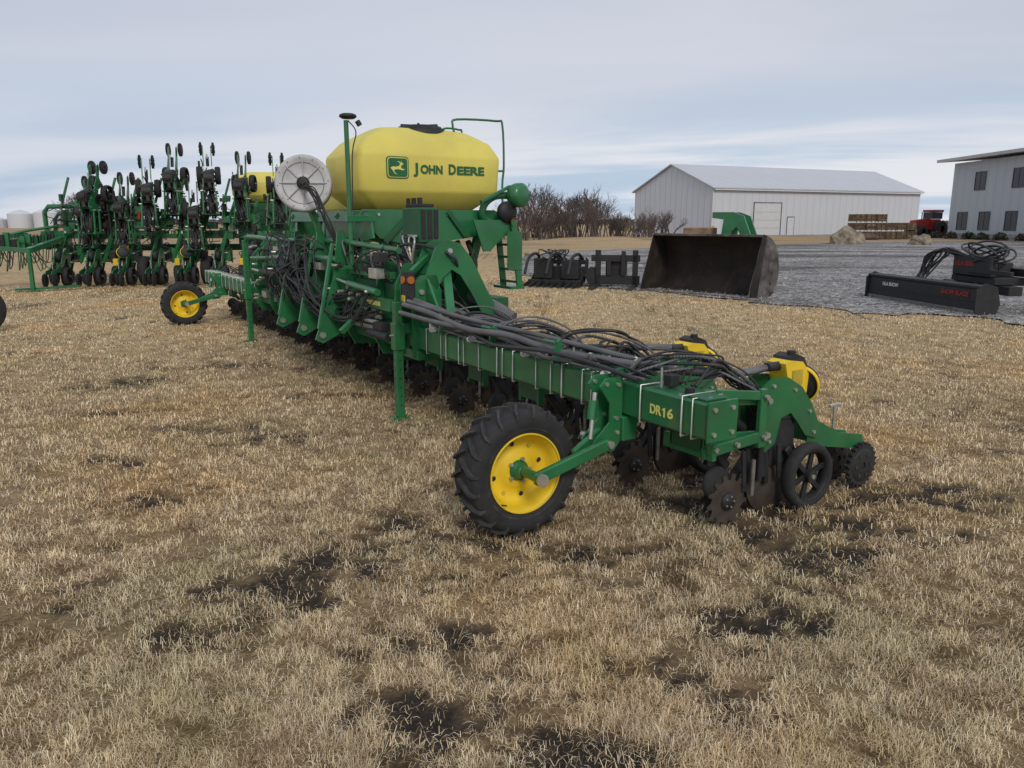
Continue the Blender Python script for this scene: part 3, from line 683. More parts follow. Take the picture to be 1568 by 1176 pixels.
supp(7.16,7.19); supp(7.84,7.87); supp(8.5,8.53); supp(9.4,9.43)
mb.box((2.78,7.0,1.60),(2.86,9.5,1.71),GREEN); mb.box((4.30,7.1,1.60),(4.38,9.5,1.70),GREEN)
mb.plate_yz([(6.95,1.45),(7.16,1.42),(8.3,1.42),(8.3,1.60),(7.0,1.60)],2.80,2.82,GREEN)
mb.beam((3.3,7.14,1.70),(3.0,7.14,1.40),.03,.05,DGREEN); mb.beam((3.7,7.14,1.70),(3.9,7.14,1.45),.03,.05,DGREEN)
for xx in(2.95,3.3,3.7,4.1): mb.cyl((xx,7.15,1.67),(xx,7.16,1.67),.015,ZINC,8)
for yv in(7.25,8.4,9.4):
    mb.beam((2.86,yv,1.65),(2.80,yv,1.0),.08,.08,GREEN); mb.beam((4.15,yv,1.6),(3.9,yv,.75),.08,.08,GREEN); mb.beam((3.0,yv,1.4),(3.9,yv,.8),.06,.06,GREEN)
mb.box((3.8,6.4,.72),(3.96,10.0,.88),DGREEN)
mb.beam((2.8,7.4,.8),(3.9,7.4,.8),.12,.12,DGREEN); mb.beam((2.8,9.0,.8),(3.9,9.0,.8),.12,.12,DGREEN)
mb.lathe([(0,-.06),(.09,-.06),(.115,-.04),(.125,.0),(.125,.07),(.09,.10),(0,.10)],(4.42,6.98,1.87),(.3,-1,0),GREEN,28,True)
mb.tube([(4.42,7.05,1.87),(4.2,7.05,1.86),(4.08,7.08,1.76),(4.10,7.1,1.62),(4.3,7.1,1.56)],.038,GREEN,12,5)
mb.lathe([(0,-.03),(.10,-.03),(.11,0),(.11,.05),(0,.05)],(4.30,7.0,1.70),(.2,-1,0),BLACK,24,True)
mb.lathe([(0,-.02),(.04,-.02),(.045,.0)],(4.36,6.93,1.60),(.2,-1,0),AMBER,14,True)
mb.beam((4.0,7.0,1.80),(4.35,7.0,1.96),.04,.03,GREEN); mb.box((4.1,7.0,1.45),(4.22,7.12,1.62),BLACK)
mb.plate_xz([(3.9,1.62),(4.36,1.62),(4.42,1.52),(4.22,1.42),(4.1,1.3),(4.02,1.3)],6.98,7.0,GREEN)
for yv in(6.95,7.28):
    mb.beam((4.36,yv,1.62),(4.44,yv,.92),.025,.07,GREEN)
for k in range(5): mb.box((4.34+.018*k,6.95,1.48-.13*k),(4.42+.018*k,7.28,1.505-.13*k),GREEN,.003)
mb.box((4.28,6.93,1.10),(4.46,6.945,1.50),GREEN); mb.box((4.32,6.94,.90),(4.5,7.3,.93),GREEN)
mb.tube([(4.15,7.55,2.26),(4.02,7.55,2.48),(3.98,7.55,2.60),(4.03,7.55,2.66),(4.45,7.45,2.66),(4.52,7.43,2.62),(4.52,7.40,2.2),(4.50,7.40,1.98),(4.46,7.32,1.5)],.012,GREEN,8,4)
mb.tube([(4.15,7.9,2.30),(4.02,7.9,2.50),(4.05,7.9,2.60),(4.24,7.9,2.60),(4.28,7.9,2.55),(4.30,7.9,2.1)],.011,GREEN,8,4)
mb.tube([(4.52,7.40,2.14),(4.36,7.45,2.14)],.011,GREEN,8); mb.tube([(4.02,7.55,2.5),(4.02,7.9,2.5)],.010,GREEN,8)
mb.tube([(2.60,7.0,1.2),(2.60,7.0,2.50)],.022,GREEN,12); mb.box((2.56,6.97,1.60),(2.80,7.03,1.66),GREEN)
mb.lathe([(0,.03),(.05,.03),(.075,.02),(.08,.0),(.055,-.015),(0,-.015)],(2.62,7.0,2.53),(0,0,1),BLACK,20,True); mb.cyl((2.70,6.98,2.50),(2.72,6.97,2.46),.025,BLACK,10)
mb.tube([(2.62,7.0,2.5),(2.68,6.97,2.40),(2.64,6.98,2.2),(2.625,6.98,1.7)],.006,HOSE,6,4)
mb.obj('tank_frame_and_ladder',PL)
mb=MB()
for yv in(7.55,9.15):
    mb.lathe([(.28,-.13),(.40,-.15),(.47,-.13),(.49,-.08),(.49,.08),(.47,.13),(.40,.15),(.28,.13)],(3.75,yv,.49),(0,1,0),RUB,40,True)
    mb.lathe([(.28,-.12),(.25,-.08),(.1,-.02),(0,-.02)],(3.75,yv,.49),(0,1,0),YEL,40,True)
mb.obj('transport_tires',PL)
mb=MB(); ax=Vector((-.42,-.9,.10)); c=Vector((2.46,7.9,1.98))
mb.lathe([(0,.035),(.05,.035),(.055,.03),(.06,.015),(.10,.012),(.19,.016),(.235,.03),(.262,.034),(.275,.03),(.285,.0),(.285,-.05),(.262,-.08),(.0,-.08)],c,ax,GREY,64,True)
a_,b2,d_=basis(ax)
for k in range(8):
    an_=k*math.pi/4; p=c+d_*.024+(a_*math.cos(an_)+b2*math.sin(an_))*.07; q=c+d_*.03+(a_*math.cos(an_)+b2*math.sin(an_))*.235
    mb.beam(p,q,.014,.010,GREY,.003)
mb.lathe([(.20,.022),(.205,.028),(.21,.022)],c,ax,STEEL,48,True)
for k in range(12):
    an_=k*math.pi/6+.1; p=c+d_*.030+(a_*math.cos(an_)+b2*math.sin(an_))*.25; mb.cyl(p,p+d_*.01,.007,STEEL,6)
mb.cyl(c+d_*.03,c+d_*.07,.022,BLACK,14); mb.lathe([(.02,0),(.06,0),(.065,-.02)],c+d_*.05+a_*.0,ax,BLACK,16,True)
mb.beam(c-d_*.05,(2.62,7.9,1.4),.05,.05,GREEN); mb.beam((2.5,7.9,1.75),(2.7,7.95,1.3),.06,.04,GREEN)
mb.obj('fan_cover',PL)
# --- hoses
mb=MB(); rnd=random.Random(11)
for k in range(13):
    xo=2.59+.019*k+rnd.uniform(-.01,.01); r_=rnd.choice((.006,.008,.010,.013)); pts=[]
    yy=5.75; end=2.6+.9*rnd.random() if k%3 else 2.80
    ph=rnd.uniform(0,6); am=rnd.uniform(.01,.06)
    while yy>end:
        pts.append((xo+.04*math.sin(yy*2.1+ph),yy,.785+r_+am*abs(math.sin(yy*2.3+ph))+(.12*max(0,(yy-5.2))/.55)))
        yy-=.28
    pts=[(2.72+rnd.uniform(-.05,.1),6.1,1.15+rnd.uniform(-.1,.1))]+pts
    mb.tube(pts,r_,HOSEG if k in(1,2,5,8) else HOSE,8,4)
    if k%2==0:
        for yy2 in(3.2,4.0,4.7,5.3): mb.cyl((xo,yy2,.79),(xo,yy2+.012,.79),.022,WHITE,8)
mb.tube([(2.50,5.62,.96),(2.53,5.2,.93),(2.56,4.7,.87),(2.60,4.2,.88),(2.64,3.75,.84),(2.72,3.3,.84),(2.9,2.95,.82),(3.15,2.78,.81),(3.38,2.77,.82)],.021,HOSEG,10,6)
mb.tube([(2.58,5.70,1.00),(2.60,5.3,.96),(2.68,4.8,.89),(2.74,4.2,.86),(2.85,3.7,.84),(3.1,3.54,.85),(3.38,3.51,.83)],.021,HOSEG,10,6)
mb.tube([(2.46,5.60,.90),(2.50,5.1,.88),(2.60,4.6,.86),(2.70,4.1,.84),(2.76,3.6,.83)],.018,HOSEG,10,6)
mb.tube([(2.52,5.58,.99),(2.62,5.0,.93),(2.70,4.5,.90),(2.70,4.0,.90),(2.80,3.4,.86),(3.0,3.1,.80)],.016,HOSEG,10,6)
for k in range(5):
    yv=2.95+.745*k-.12
    for j_ in range(7):
        h_=rnd.uniform(.84,.97)
        mb.tube([(2.68+rnd.uniform(-.05,.05),yv+.25,.80),(2.75,yv+.2+rnd.uniform(-.1,.1),h_-.03),(2.95,yv+rnd.uniform(-.1,.2),h_),(3.12,yv-rnd.uniform(0,.15),h_-.08),(3.25,yv-.15,.70)],rnd.choice((.005,.007,.010)),rnd.choice((HOSE,HOSE,HOSEG,HOSEG)),7,5)
    mb.box((2.70,yv-.03,.78),(2.76,yv+.03,.84),GREEN if k%2 else BLACK,.004); mb.cyl((2.66,yv,.78),(2.66,yv,.88),.006,ZINC,8)
    mb.box((2.60,yv+.3,.785),(2.78,yv+.31,.83),WHITE if k%2 else GREEN,.002)
    if k>0: mb.plate_xz([(2.58,.78),(2.60,.90),(2.64,.92),(2.66,.84),(2.70,.78)],yv+.1,yv+.115,GREEN); mb.cyl((2.60,yv+.1,.90),(2.60,yv+.22,.90),.012,GREEN,8)
for k in range(40):
    yy=rnd.uniform(2.9,5.5); xx=rnd.uniform(2.66,2.95); mb.cyl((xx,yy,.80+rnd.random()*.06),(xx+rnd.uniform(-.02,.05),yy+rnd.uniform(-.05,.05),.83+rnd.random()*.06),.009,rnd.choice((ZINC,BLACK,WHITE,ZINC)),8)
for k in range(46):
    y0=rnd.uniform(7.4,9.3); z0=rnd.uniform(1.05,1.42); y1=rnd.uniform(6.2,9.8); rg=rnd.uniform(.75,1.05)
    mb.tube([(2.58,y0,z0),(2.42+rnd.uniform(-.08,.08),y0+rnd.uniform(-.2,.2),z0+rnd.uniform(-.05,.10)),(2.34+rnd.uniform(-.05,.12),(y0*2+y1)/3,rnd.uniform(.8,1.1)),(2.44,(y0+2*y1)/3,rg-.12),(2.56,y1,rg)],rnd.choice((.006,.009,.012)),HOSE,7,5)
for k in range(44):
    y0=rnd.uniform(5.9,10.4)
    mb.tube([(2.62,y0,1.1),(2.72+rnd.uniform(-.2,.1),y0+rnd.uniform(-.2,.2),1.28+rnd.uniform(-.1,.2)),(2.95,y0+rnd.uniform(-.4,.4),1.2+rnd.uniform(-.1,.15)),(3.15,y0+rnd.uniform(-.4,.4),.9)],rnd.choice((.006,.009,.014)),rnd.choice((HOSE,HOSE,HOSEG)),7,5)
for k in range(16):
    y0=rnd.uniform(5.95,7.6)
    mb.tube([(2.5,y0,.98),(2.44+rnd.uniform(-.05,.05),y0+.1,.80+rnd.uniform(-.06,.1)),(2.46,y0+.3,.74+rnd.uniform(-.08,.08)),(2.52,y0+.55,.86)],rnd.choice((.006,.008)),HOSE,7,5)
for k in range(10):
    mb.tube([(2.44+rnd.uniform(-.03,.03),7.83,1.93),(2.42,7.7+rnd.uniform(-.1,.1),1.95+rnd.uniform(-.05,.03)),(2.47,7.55,1.82+rnd.uniform(-.08,.08)),(2.52,7.4+rnd.uniform(-.1,.1),1.6),(2.6,7.3,1.3)],.006,HOSE,7,5)
    mb.tube([(2.82,6.06+.05*(k%6),1.48),(2.74,6.0+rnd.uniform(-.1,.2),1.44+rnd.uniform(-.1,.06)),(2.74,5.95,1.25),(2.8,5.9,1.1)],.007,rnd.choice((HOSE,HOSE,ZINC)),7,5)
mb.tube([(3.45,5.5,.80),(3.35,5.7,.9),(3.2,6.0,1.0),(3.2,6.5,1.1)],.055,HOSEG,14,6)
for k in range(8):
    mb.tube([(3.1+.13*k,7.3,1.4),(3.1+.13*k,7.15,1.15),(3.0+.1*k,6.8,1.0),(2.95,6.3,.95)],.03,BLACK,8,5)
mb.obj('hoses',PL)
# ================================================================== BACKGROUND PLANTER
B=empty('row_crop_planter',(-8.6,20.6,0),R(8))
sc=1.17
FU=[(-1.85,1.30),(-1.35,1.05),(-.75,1.45),(-.1,1.78),(.75,1.78),(1.6,1.6),(2.45,1.55),(-2.2,.95),(.35,.9)]
for k,(xx,zz) in enumerate(FU):
    place(RU_B,'folded_row_unit_%d'%(k+1),B,(xx,-.1+.35*(k%2),zz),(0,R(-90),R(90+(k*37%25)-12)),(sc,sc*1.5,sc))
for k in range(8): place(RU_Y if k in(2,4,6) else RU_N,'row_unit_%d'%(k+1),B,(-2.8+.76*k,.1,.05),(0,0,R(-90)),(1.15,1.3,1.15))
mb=MB()
rd=random.Random(91)
for k,(xx,zz) in enumerate(FU[:8]):   # upright shanks with tines
    for q in range(4):
        a=xx+rd.uniform(-.16,.16); yq=-.35+rd.uniform(-.15,.2); z1=zz+rd.uniform(.7,1.35)
        mb.beam((a,yq,zz-.1),(a+rd.uniform(-.06,.06),yq-.05,z1),.035,.05,BLACK if q else GREEN)
        mb.tube([(a,yq,z1-.25),(a+rd.uniform(-.12,.12),yq-.08,z1-.1),(a+rd.uniform(-.1,.1),yq-.1,z1+.05)],.014,BLACK,5,3)
    mb.box((xx-.10,-.5,zz+.62),(xx+.10,-.35,zz+.80),BLACK,.01)
mb.box((-3.4,-.15,1.18),(3.4,.05,1.38),GREEN,.01); mb.box((-2.9,.35,.85),(3.4,.5,1.02),DGREEN,.01); mb.box((-2.4,.2,1.75),(3.4,.3,1.87),DGREEN,.01)
for k in range(12):
    xx=-2.9+.56*k
    mb.box((xx,-.18,.75),(xx+.07,.12,1.9+.25*math.sin(k)),GREEN,.006); mb.beam((xx,-.1,1.3),(xx+.3,.2,2.2),.06,.07,GREEN); mb.box((xx+.15,-.2,1.42),(xx+.4,-.02,1.6+.1*(k%3)),rd.choice((GREEN,GREEN,BLACK)),.006)
    mb.beam((xx,-.3,1.5),(xx+.1,-.35,2.1+.2*(k%2)),.03,.03,STEEL)
    mb.beam((xx+.1,-.3,1.35),(xx-.1,-.5,.6),.06,.08,GREEN); mb.box((xx,-.45,.6),(xx+.16,-.3,.85),rd.choice((BLACK,GREEN,GREEN)),.01)
    mb.beam((xx,-.2,1.9),(xx+.25,-.15,2.7),.05,.05,GREEN)
for k in range(75):
    xx=rd.uniform(-3.2,3.2); z0=rd.uniform(.9,2.1)
    mb.tube([(xx,-.2,z0),(xx+rd.uniform(-.3,.3),-.4,z0+rd.uniform(-.4,.2)),(xx+rd.uniform(-.5,.5),-.3,z0-rd.uniform(.1,.5)),(xx+rd.uniform(-.6,.6),-.1,z0-.4)],.011,rd.choice((HOSE,HOSE,HOSE,DGREEN)),5,4)
for k in range(70):
    xx=rd.uniform(-3.1,3.2); zz=rd.uniform(.7,2.2); mb.box((xx,-.3,zz),(xx+rd.uniform(.05,.25),-.15,zz+rd.uniform(.04,.2)),rd.choice((GREEN,GREEN,DGREEN,BLACK)),.006)
for k in range(14):
    xx=rd.uniform(-3.0,3.2); mb.box((xx,-.36,1.3),(xx+.03,-.34,1.37),rd.choice((DYEL,WHITE)),.002)
for xx in(-.95,-.65,.6,.9):
    mb.lathe([(.2,-.11),(.30,-.13),(.36,-.1),(.37,0),(.36,.1),(.30,.13),(.2,.11)],(xx,-.35,.37),(1,0,0),RUB,28,True)
    mb.lathe([(.2,-.1),(.1,-.02),(0,-.02)],(xx,-.35,.37),(1,0,0),YEL,28,True)
for xx in(-1.6,-.1,.2,1.5):
    mb.lathe([(.0,-.06),(.24,-.06),(.26,0),(.24,.06),(0,.06)],(xx,-.5,.26),(1,0,.1),RUB,24,True); mb.beam((xx,-.5,.3),(xx,-.1,.9),.08,.06,GREEN); mb.box((xx-.06,-.56,.5),(xx+.06,-.44,.68),YEL,.01)
mb.tube([(-3.35,-.05,.9),(-3.35,-.05,1.85),(-3.25,-.05,1.98),(-2.5,-.05,2.0)],.06,GREEN,8)
mb.tube([(-3.35,.5,.9),(-3.35,.5,1.65),(-3.25,.5,1.8),(-2.5,.5,1.85)],.05,DGREEN,8)
mb.beam((-2.9,-.1,1.25),(-4.3,-1.1,1.05),.14,.16,GREEN); mb.beam((-2.9,.1,1.0),(-4.3,-1.1,.95),.10,.12,GREEN); mb.beam((-3.6,-.55,1.28),(-4.4,-1.3,1.22),.1,.1,DGREEN)
mb.tube([(-3.0,-.2,1.5),(-3.7,-.7,1.35),(-4.3,-1.1,1.1),(-4.6,-1.25,.6),(-4.65,-1.3,.1)],.035,GREEN,8,4)
mb.tube([(-4.2,-1.1,1.0),(-4.5,-1.5,.8),(-4.6,-1.6,.1)],.03,GREEN,8,4)
for k in range(26): mb.tube([(-3.0-.06*k,-.4-.03*k,1.3),(-3.1-.06*k,-.5-.03*k,.9-rd.random()*.5),(-3.3-.05*k,-.6,.6+rd.random()*.4),(-3.5-.04*k,-.8,1.1)],.012,rd.choice((HOSE,DGREEN,HOSE)),5,5)
for k in range(14): xx=-3.2-rd.random()*1.1; t=(-xx-2.9)/1.4; mb.box((xx,-.2-t,.95),(xx+.12,-.1-t,1.1+rd.random()*.3),rd.choice((GREEN,BLACK,GREEN,DGREEN)),.006)
for a_x,a_y in((-2.9,-2.2),(-4.3,-1.2)):
    mb.box((a_x-.04,a_y-.04,.02),(a_x+.04,a_y+.04,1.0),GREEN,.005); mb.box((a_x-.12,a_y-.1,0),(a_x+.12,a_y+.1,.03),GREEN,.003)
mb.beam((-2.9,-2.2,.95),(-2.9,-.1,1.2),.12,.12,GREEN); mb.beam((-3.8,-1.5,.98),(-2.9,-2.2,.95),.08,.1,GREEN)
mb.beam((-2.1,-1.6,.08),(-3.3,-2.2,.06),.15,.05,GREEN)
for xx in(-1.0,.5): mb.cyl((xx,-.3,1.65),(xx,-.3,1.85),.04,REDM,10)
mb.obj('frame',B)
mb=MB(); tank(mb,1.0,2.7,1.2,2.6,2.15,LV)
mb.box((1.1,1.3,1.0),(2.6,2.5,2.12),DGREEN); mb.obj('seed_tank',B)
# ================================================================== LOADER BUCKET
bk=empty('loader_bucket',(3.10,18.55,0),R(-52))
mb=MB(); Wd=3.0
prof=[(0,.0),(.10,.015),(.62,.03),(.80,.10),(.92,.28),(.97,.52),(.94,.80),(.84,1.05),(.66,1.22),(.42,1.30)]
cp=[(p.x,p.z) for p in catmull([(a,0,b_) for a,b_ in prof],3)]
n=len(cp); th_=.03
inn=cp; out=[]
for i_,(a,b_) in enumerate(cp):
    p0=cp[max(0,i_-1)];p1=cp[min(n-1,i_+1)];tx_,tz_=p1[0]-p0[0],p1[1]-p0[1];l=math.hypot(tx_,tz_); out.append((a+tz_/l*th_,b_-tx_/l*th_+.0))
for sgn,P_,mt in((0,inn,BUCKIN),(1,out,BUCKOUT)):
    vs=[(0,a,max(b_,.002)) for a,b_ in P_]+[(Wd,a,max(b_,.002)) for a,b_ in P_]
    mb.add(vs,[[i_,i_+1,n+i_+1,n+i_] for i_ in range(n-1)],mt,True)
mb.beam((0,-.03,.02),(Wd,-.03,.02),.12,.03,BUCKOUT); mb.beam((-.01,.42,1.31),(Wd+.01,.42,1.31),.10,.05,BUCKOUT)
side=[(0,0)]+[(a+.02,b_) for a,b_ in out[1:]]+[(.40,1.33),(.22,.75),(.05,.25)]
mb.prism(side,(0,0,0),(0,1,0),(0,0,1),(1,0,0),-.03,-.002,BUCKIN)
mb.prism(side,(0,0,0),(0,1,0),(0,0,1),(1,0,0),Wd+.002,Wd+.03,BUCKOUT)
mb.prism([(.02,.0),(.26,.0),(.48,1.32),(.38,1.34),(.2,.75),(.03,.25)],(0,0,0),(0,1,0),(0,0,1),(1,0,0),Wd+.031,Wd+.05,BUCKIN)
for a,b_ in((.45,.15),(.75,.3),(.8,.8),(.6,1.1)): mb.cyl((Wd+.03,a,b_),(Wd+.045,a,b_),.025,BUCKOUT,8)
mb.obj('shell',bk)
def grapple(name,loc,rz,seed):
    e=empty(name,loc,rz); mb=MB(); rd=random.Random(seed)
    mb.box((-.7,-.05,.02),(.7,.08,.18),BLACK,.01); mb.box((-.65,.5,.55),(.65,.6,.66),BLACK,.01)
    for k in range(8):
        xx=-.68+.19*k
        mb.prism([(-.5,.02),(.2,.02),(.62,.3),(.66,.66),(.5,.72),(.42,.4),(.1,.18),(-.45,.07)],(xx,0,0),(0,1,0),(0,0,1),(1,0,0),0,.03,BLACK)
        if k%3==0: mb.tube([(xx+.1,.55,.68),(xx+.1,.2,.82),(xx+.1,-.25,.72),(xx+.1,-.5,.35)],.04,BLACK,6,3); 
    mb.cyl((-.3,.5,.6),(-.3,-.1,.75),.035,STEEL,8); mb.box((-.6,.1,.2),(-.1,.2,.7),BLACK,.01); mb.box((.15,.1,.2),(.6,.2,.65),BLACK,.01); mb.box((-.65,.25,.1),(.65,.55,.5),BLACK,.02)
    for k in range(8): mb.tube([(rd.uniform(-.3,.3),.3,.6),(rd.uniform(-.4,.4),.1,.92),(rd.uniform(-.4,.4),-.1,.8)],.015,HOSE,6,4)
    mb.obj('frame',e)
grapple('grapple_attachment',(1.05,19.4,0),R(-25),1)
e=empty('pallet_fork_frame',(2.55,19.2,0),R(-15)); mb=MB()
for xx in(-.5,.42): mb.box((xx,0,.03),(xx+.13,.12,.92),BLACK,.01); mb.beam((xx+.05,0,.06),(xx+.05,-1.0,.03),.12,.05,BLACK)
mb.box((-.6,.0,.08),(.6,.1,.30),BLACK); mb.box((-.6,.0,.64),(.6,.1,.80),BLACK); mb.box((-.2,-.04,.30),(-.1,.04,.64),BLACK); mb.box((.15,-.04,.3),(.25,.04,.9),BLACK); mb.box((-.25,.1,.3),(.25,.4,.64),BLACK); mb.prism([(-.62,.02),(-.75,.3),(-.62,.5),(-.5,.5),(-.5,.02)],(0,0,0),(1,0,0),(0,0,1),(0,1,0),-.1,.2,BLACK)
mb.obj('frame',e)
# ---- snow blade
e=empty('snow_blade',(8.0,15.0,0),0); mb=MB()
DV=Vector((.10,-1,0)).normalized(); NV=Vector((1,.10,0)).normalized(); O0=Vector((-.22,1.75,0))
mb.prism([(-.03,.02),(-.06,.10),(-.06,.42),(-.02,.50),(.05,.50),(.0,.40),(.0,.10),(.03,.02)],O0,NV,(0,0,1),DV,0,3.45,BLACK)
mb.prism([(-.075,.0),(-.075,.09),(-.055,.09),(-.045,.0)],O0,NV,(0,0,1),DV,.02,3.43,STEEL)
mb.prism([(-.08,.47),(-.08,.51),(.10,.53),(.10,.49)],O0,NV,(0,0,1),DV,-.01,3.46,BLACK)
mb.prism([(-.072,.24),(-.072,.27),(-.05,.27),(-.05,.24)],O0,NV,(0,0,1),DV,.02,3.43,BLACK)
for k in range(9):
    p=O0+DV*(.15+.39*k); mb.prism([(.0,.05),(.16,.05),(.14,.44),(.02,.48)],p,NV,(0,0,1),DV,-.012,.012,BLACK)
for k in range(10): p=O0+DV*(.2+.34*k)+NV*(-.078); mb.cyl(p+Vector((0,0,.05)),p+Vector((0,0,.05))-NV*.01,.014,STEEL,8)
for t_ in(.0,3.45): mb.prism([(-.12,.0),(.28,.0),(.34,.2),(.26,.5),(.05,.56),(-.12,.45)],O0+DV*t_,NV,(0,0,1),DV,-.015,.015,BLACK)
mb.box((.12,-1.1,.14),(.30,1.2,.30),BLACK,.01); mb.box((.85,-1.25,.30),(1.1,.9,.46),BLACK,.01)
for y0 in(-.9,.0,.7): mb.beam((.2,y0,.22),(1.0,y0*.8,.38),.12,.10,BLACK)
mb.beam((.3,-.9,.34),(1.0,-.2,.52),.09,.09,BLACK); mb.beam((.3,.9,.34),(1.0,.1,.52),.06,.06,STEEL)
mb.box((.75,-.95,.46),(1.35,.45,.60),BLACK,.02); mb.box((.70,-.85,.60),(.86,.35,.98),BLACK,.02); mb.box((1.25,-1.35,.62),(1.36,.6,.76),BLACK); mb.box((1.0,-.6,.60),(1.3,-.1,.86),BLACK,.02); mb.box((1.0,-.5,.0),(1.15,.5,.32),BLACK); mb.box((.68,-1.5,.66),(.74,-.2,.74),BLACK)
rd=random.Random(5)
for k in range(9):
    cx,cy,cz_=.85+rd.uniform(-.12,.12),-.35+rd.uniform(-.15,.15),.98+rd.uniform(-.04,.10); ra=rd.uniform(.26,.42); tl=rd.uniform(-.35,.35)
    pts=[(cx+ra*.6*math.cos(t*.524),cy+ra*1.35*math.sin(t*.524),cz_+.16*math.cos(t*.524)*tl+.13*math.sin(t*.524+k)) for t in range(13)]
    mb.tube(pts,.018,HOSE,7,3)
for k in range(16): mb.tube([(.75,.1+rd.uniform(-.3,.3),.95),(.55+.2*rd.random(),.5,1.02+.08*rd.random()),(.5+.4*rd.random(),.9+rd.uniform(-.2,.3),.85+.15*rd.random()),(.45,1.0+rd.uniform(-.2,.2),.5),(.3,.8+rd.uniform(-.3,.3),.3)],.016,HOSE,7,5)
mb.obj('blade_frame',e)
def bt(nm,s_,size,t_,zz,m_,w_):
    p=O0+DV*t_+NV*(-.0765)+Vector((0,0,zz)); text(nm,s_,size,m_,e,p,DV,(0,0,1),offset=.003,width=w_)
bt('decal_1','HLA SNOW',.10,.55,.34,WHITE,.55); bt('decal_2','SNOW BLADE',.11,2.45,.35,REDM,.75)
text('decal_3','HLA 2000',.12,REDM,e,(.697,.25,.82),(.0,-1,0),(0,0,1),offset=.004,width=.6)
mb=MB(); mb.lathe([(0,0),(.05,0),(.05,.004),(0,.004)],(1.30,-1.36,.69),(0,-1,0),REDM,12,False); mb.obj('reflector',e)
# ================================================================== WAREHOUSE
W=empty('metal_warehouse',(22.1,87,0),R(25)); mb=MB()
wl_,ln_,hh_,rh=15.2,33.1,5.3,8.1
mb.prism([(0,0),(wl_,0),(wl_,hh_),(wl_/2,rh),(0,hh_)],(0,0,0),(0,1,0),(0,0,1),(1,0,0),0,ln_,WALL)
mb.obj('walls',W); mb=MB()
for s in(0,1):
    y0=-.35 if s==0 else wl_+.35; ze=hh_-.13
    vs=[(-.3,y0,ze+.03),(ln_+.3,y0,ze+.03),(ln_+.3,wl_/2,rh+.05),(-.3,wl_/2,rh+.05)]; vs+=[(a,b_,c_+.12) for a,b_,c_ in vs]
    mb.add(vs,[[0,1,2,3],[4,5,6,7],[0,1,5,4],[1,2,6,5],[2,3,7,6],[3,0,4,7]],ROOF)
mb.obj('roof',W); mb=MB()
mb.box((5.9,-.05,0),(9.9,-.01,3.7),DOOR,.01); 
for zz in(0.9,1.8,2.7): mb.box((5.95,-.07,zz),(9.85,-.051,zz+.02),CONC,.002)
for a,b_ in(((5.82,-.10,0),(5.89,-.005,3.8)),((9.91,-.10,0),(9.98,-.005,3.8)),((5.9,-.10,3.71),(9.9,-.005,3.78))): mb.box(a,b_,FRAME,.005)
mb.box((11.0,-.06,0),(12.0,-.01,2.1),DOOR,.01); mb.box((10.93,-.05,0),(10.99,-.004,2.2),FRAME); mb.box((12.01,-.05,0),(12.07,-.004,2.2),FRAME); mb.box((11.0,-.05,2.11),(12.0,-.004,2.2),FRAME)
mb.box((-.02,-.12,5.02),(ln_,-.36,5.16),DOOR,.01); mb.box((-.05,-.03,0),(.10,-.003,5.2),DOOR)
mb.box((-.05,-.4,0),(ln_,-.02,.12),CONC)
mb.obj('doors_and_trim',W)
# ================================================================== OFFICE
O=empty('office_building',(44.4,50,0),0); mb=MB(); mb.box((0,0,0),(16,30,7.3),WALL2,.02); mb.obj('walls',O)
mb=MB(); vs=[(-1.2,-1,7.45),(17,-1,8.6),(17,31.2,8.6),(-1.2,31.2,7.45)]; vs+=[(a,b_,c_+.28) for a,b_,c_ in vs]
mb.add(vs,[[0,1,2,3],[4,5,6,7],[0,1,5,4],[1,2,6,5],[2,3,7,6],[3,0,4,7]],mat('roof_fascia',(.50,.50,.50),.5)); mb.obj('roof',O)
mb=MB()
for (yc,zc_) in((27.6,1.7),(24.0,1.7),(25.3,5.4),(19.6,5.4),(20.0,1.7),(15,1.7),(14,5.4)):
    mb.box((-.03,yc-.8,zc_-.8),(-.004,yc+.8,zc_+.8),GLASS,.005)
    for a in(-.86,.8): mb.box((-.07,yc+a,zc_-.86),(-.003,yc+a+.06,zc_+.86),FRAME,.004)
    for a in(-.86,.8): mb.box((-.07,yc-.8,zc_+a),(-.003,yc+.8,zc_+a+.06),FRAME,.004)
    mb.box((-.055,yc-.02,zc_-.8),(-.031,yc+.02,zc_+.8),FRAME,.002)
mb.box((-.02,0,0),(-.003,30,.5),CONC,.002); mb.obj('windows',O)
def leafball(mb,c,rx,rz,n,m,s=.12,rd=random):
    for k in range(n):
        v=Vector((rd.gauss(0,1),rd.gauss(0,1),rd.gauss(0,1))).normalized()*(rd.random()**.35)
        p=Vector(c)+Vector((v.x*rx,v.y*rx,abs(v.z)*rz)); a=Vector((rd.gauss(0,1),rd.gauss(0,1),rd.gauss(0,1))).normalized()*s; b_=a.orthogonal().normalized()*s*.6
        mb.add([p-a,p+b_,p+a,p-b_],[[0,1,2,3]],m)
mb=MB()
for k in range(8): leafball(mb,(43.2-random.random()*.4,61+2.6*k,0),.65,.7,260,BUSH,.13)
mb.obj('shrub_row')
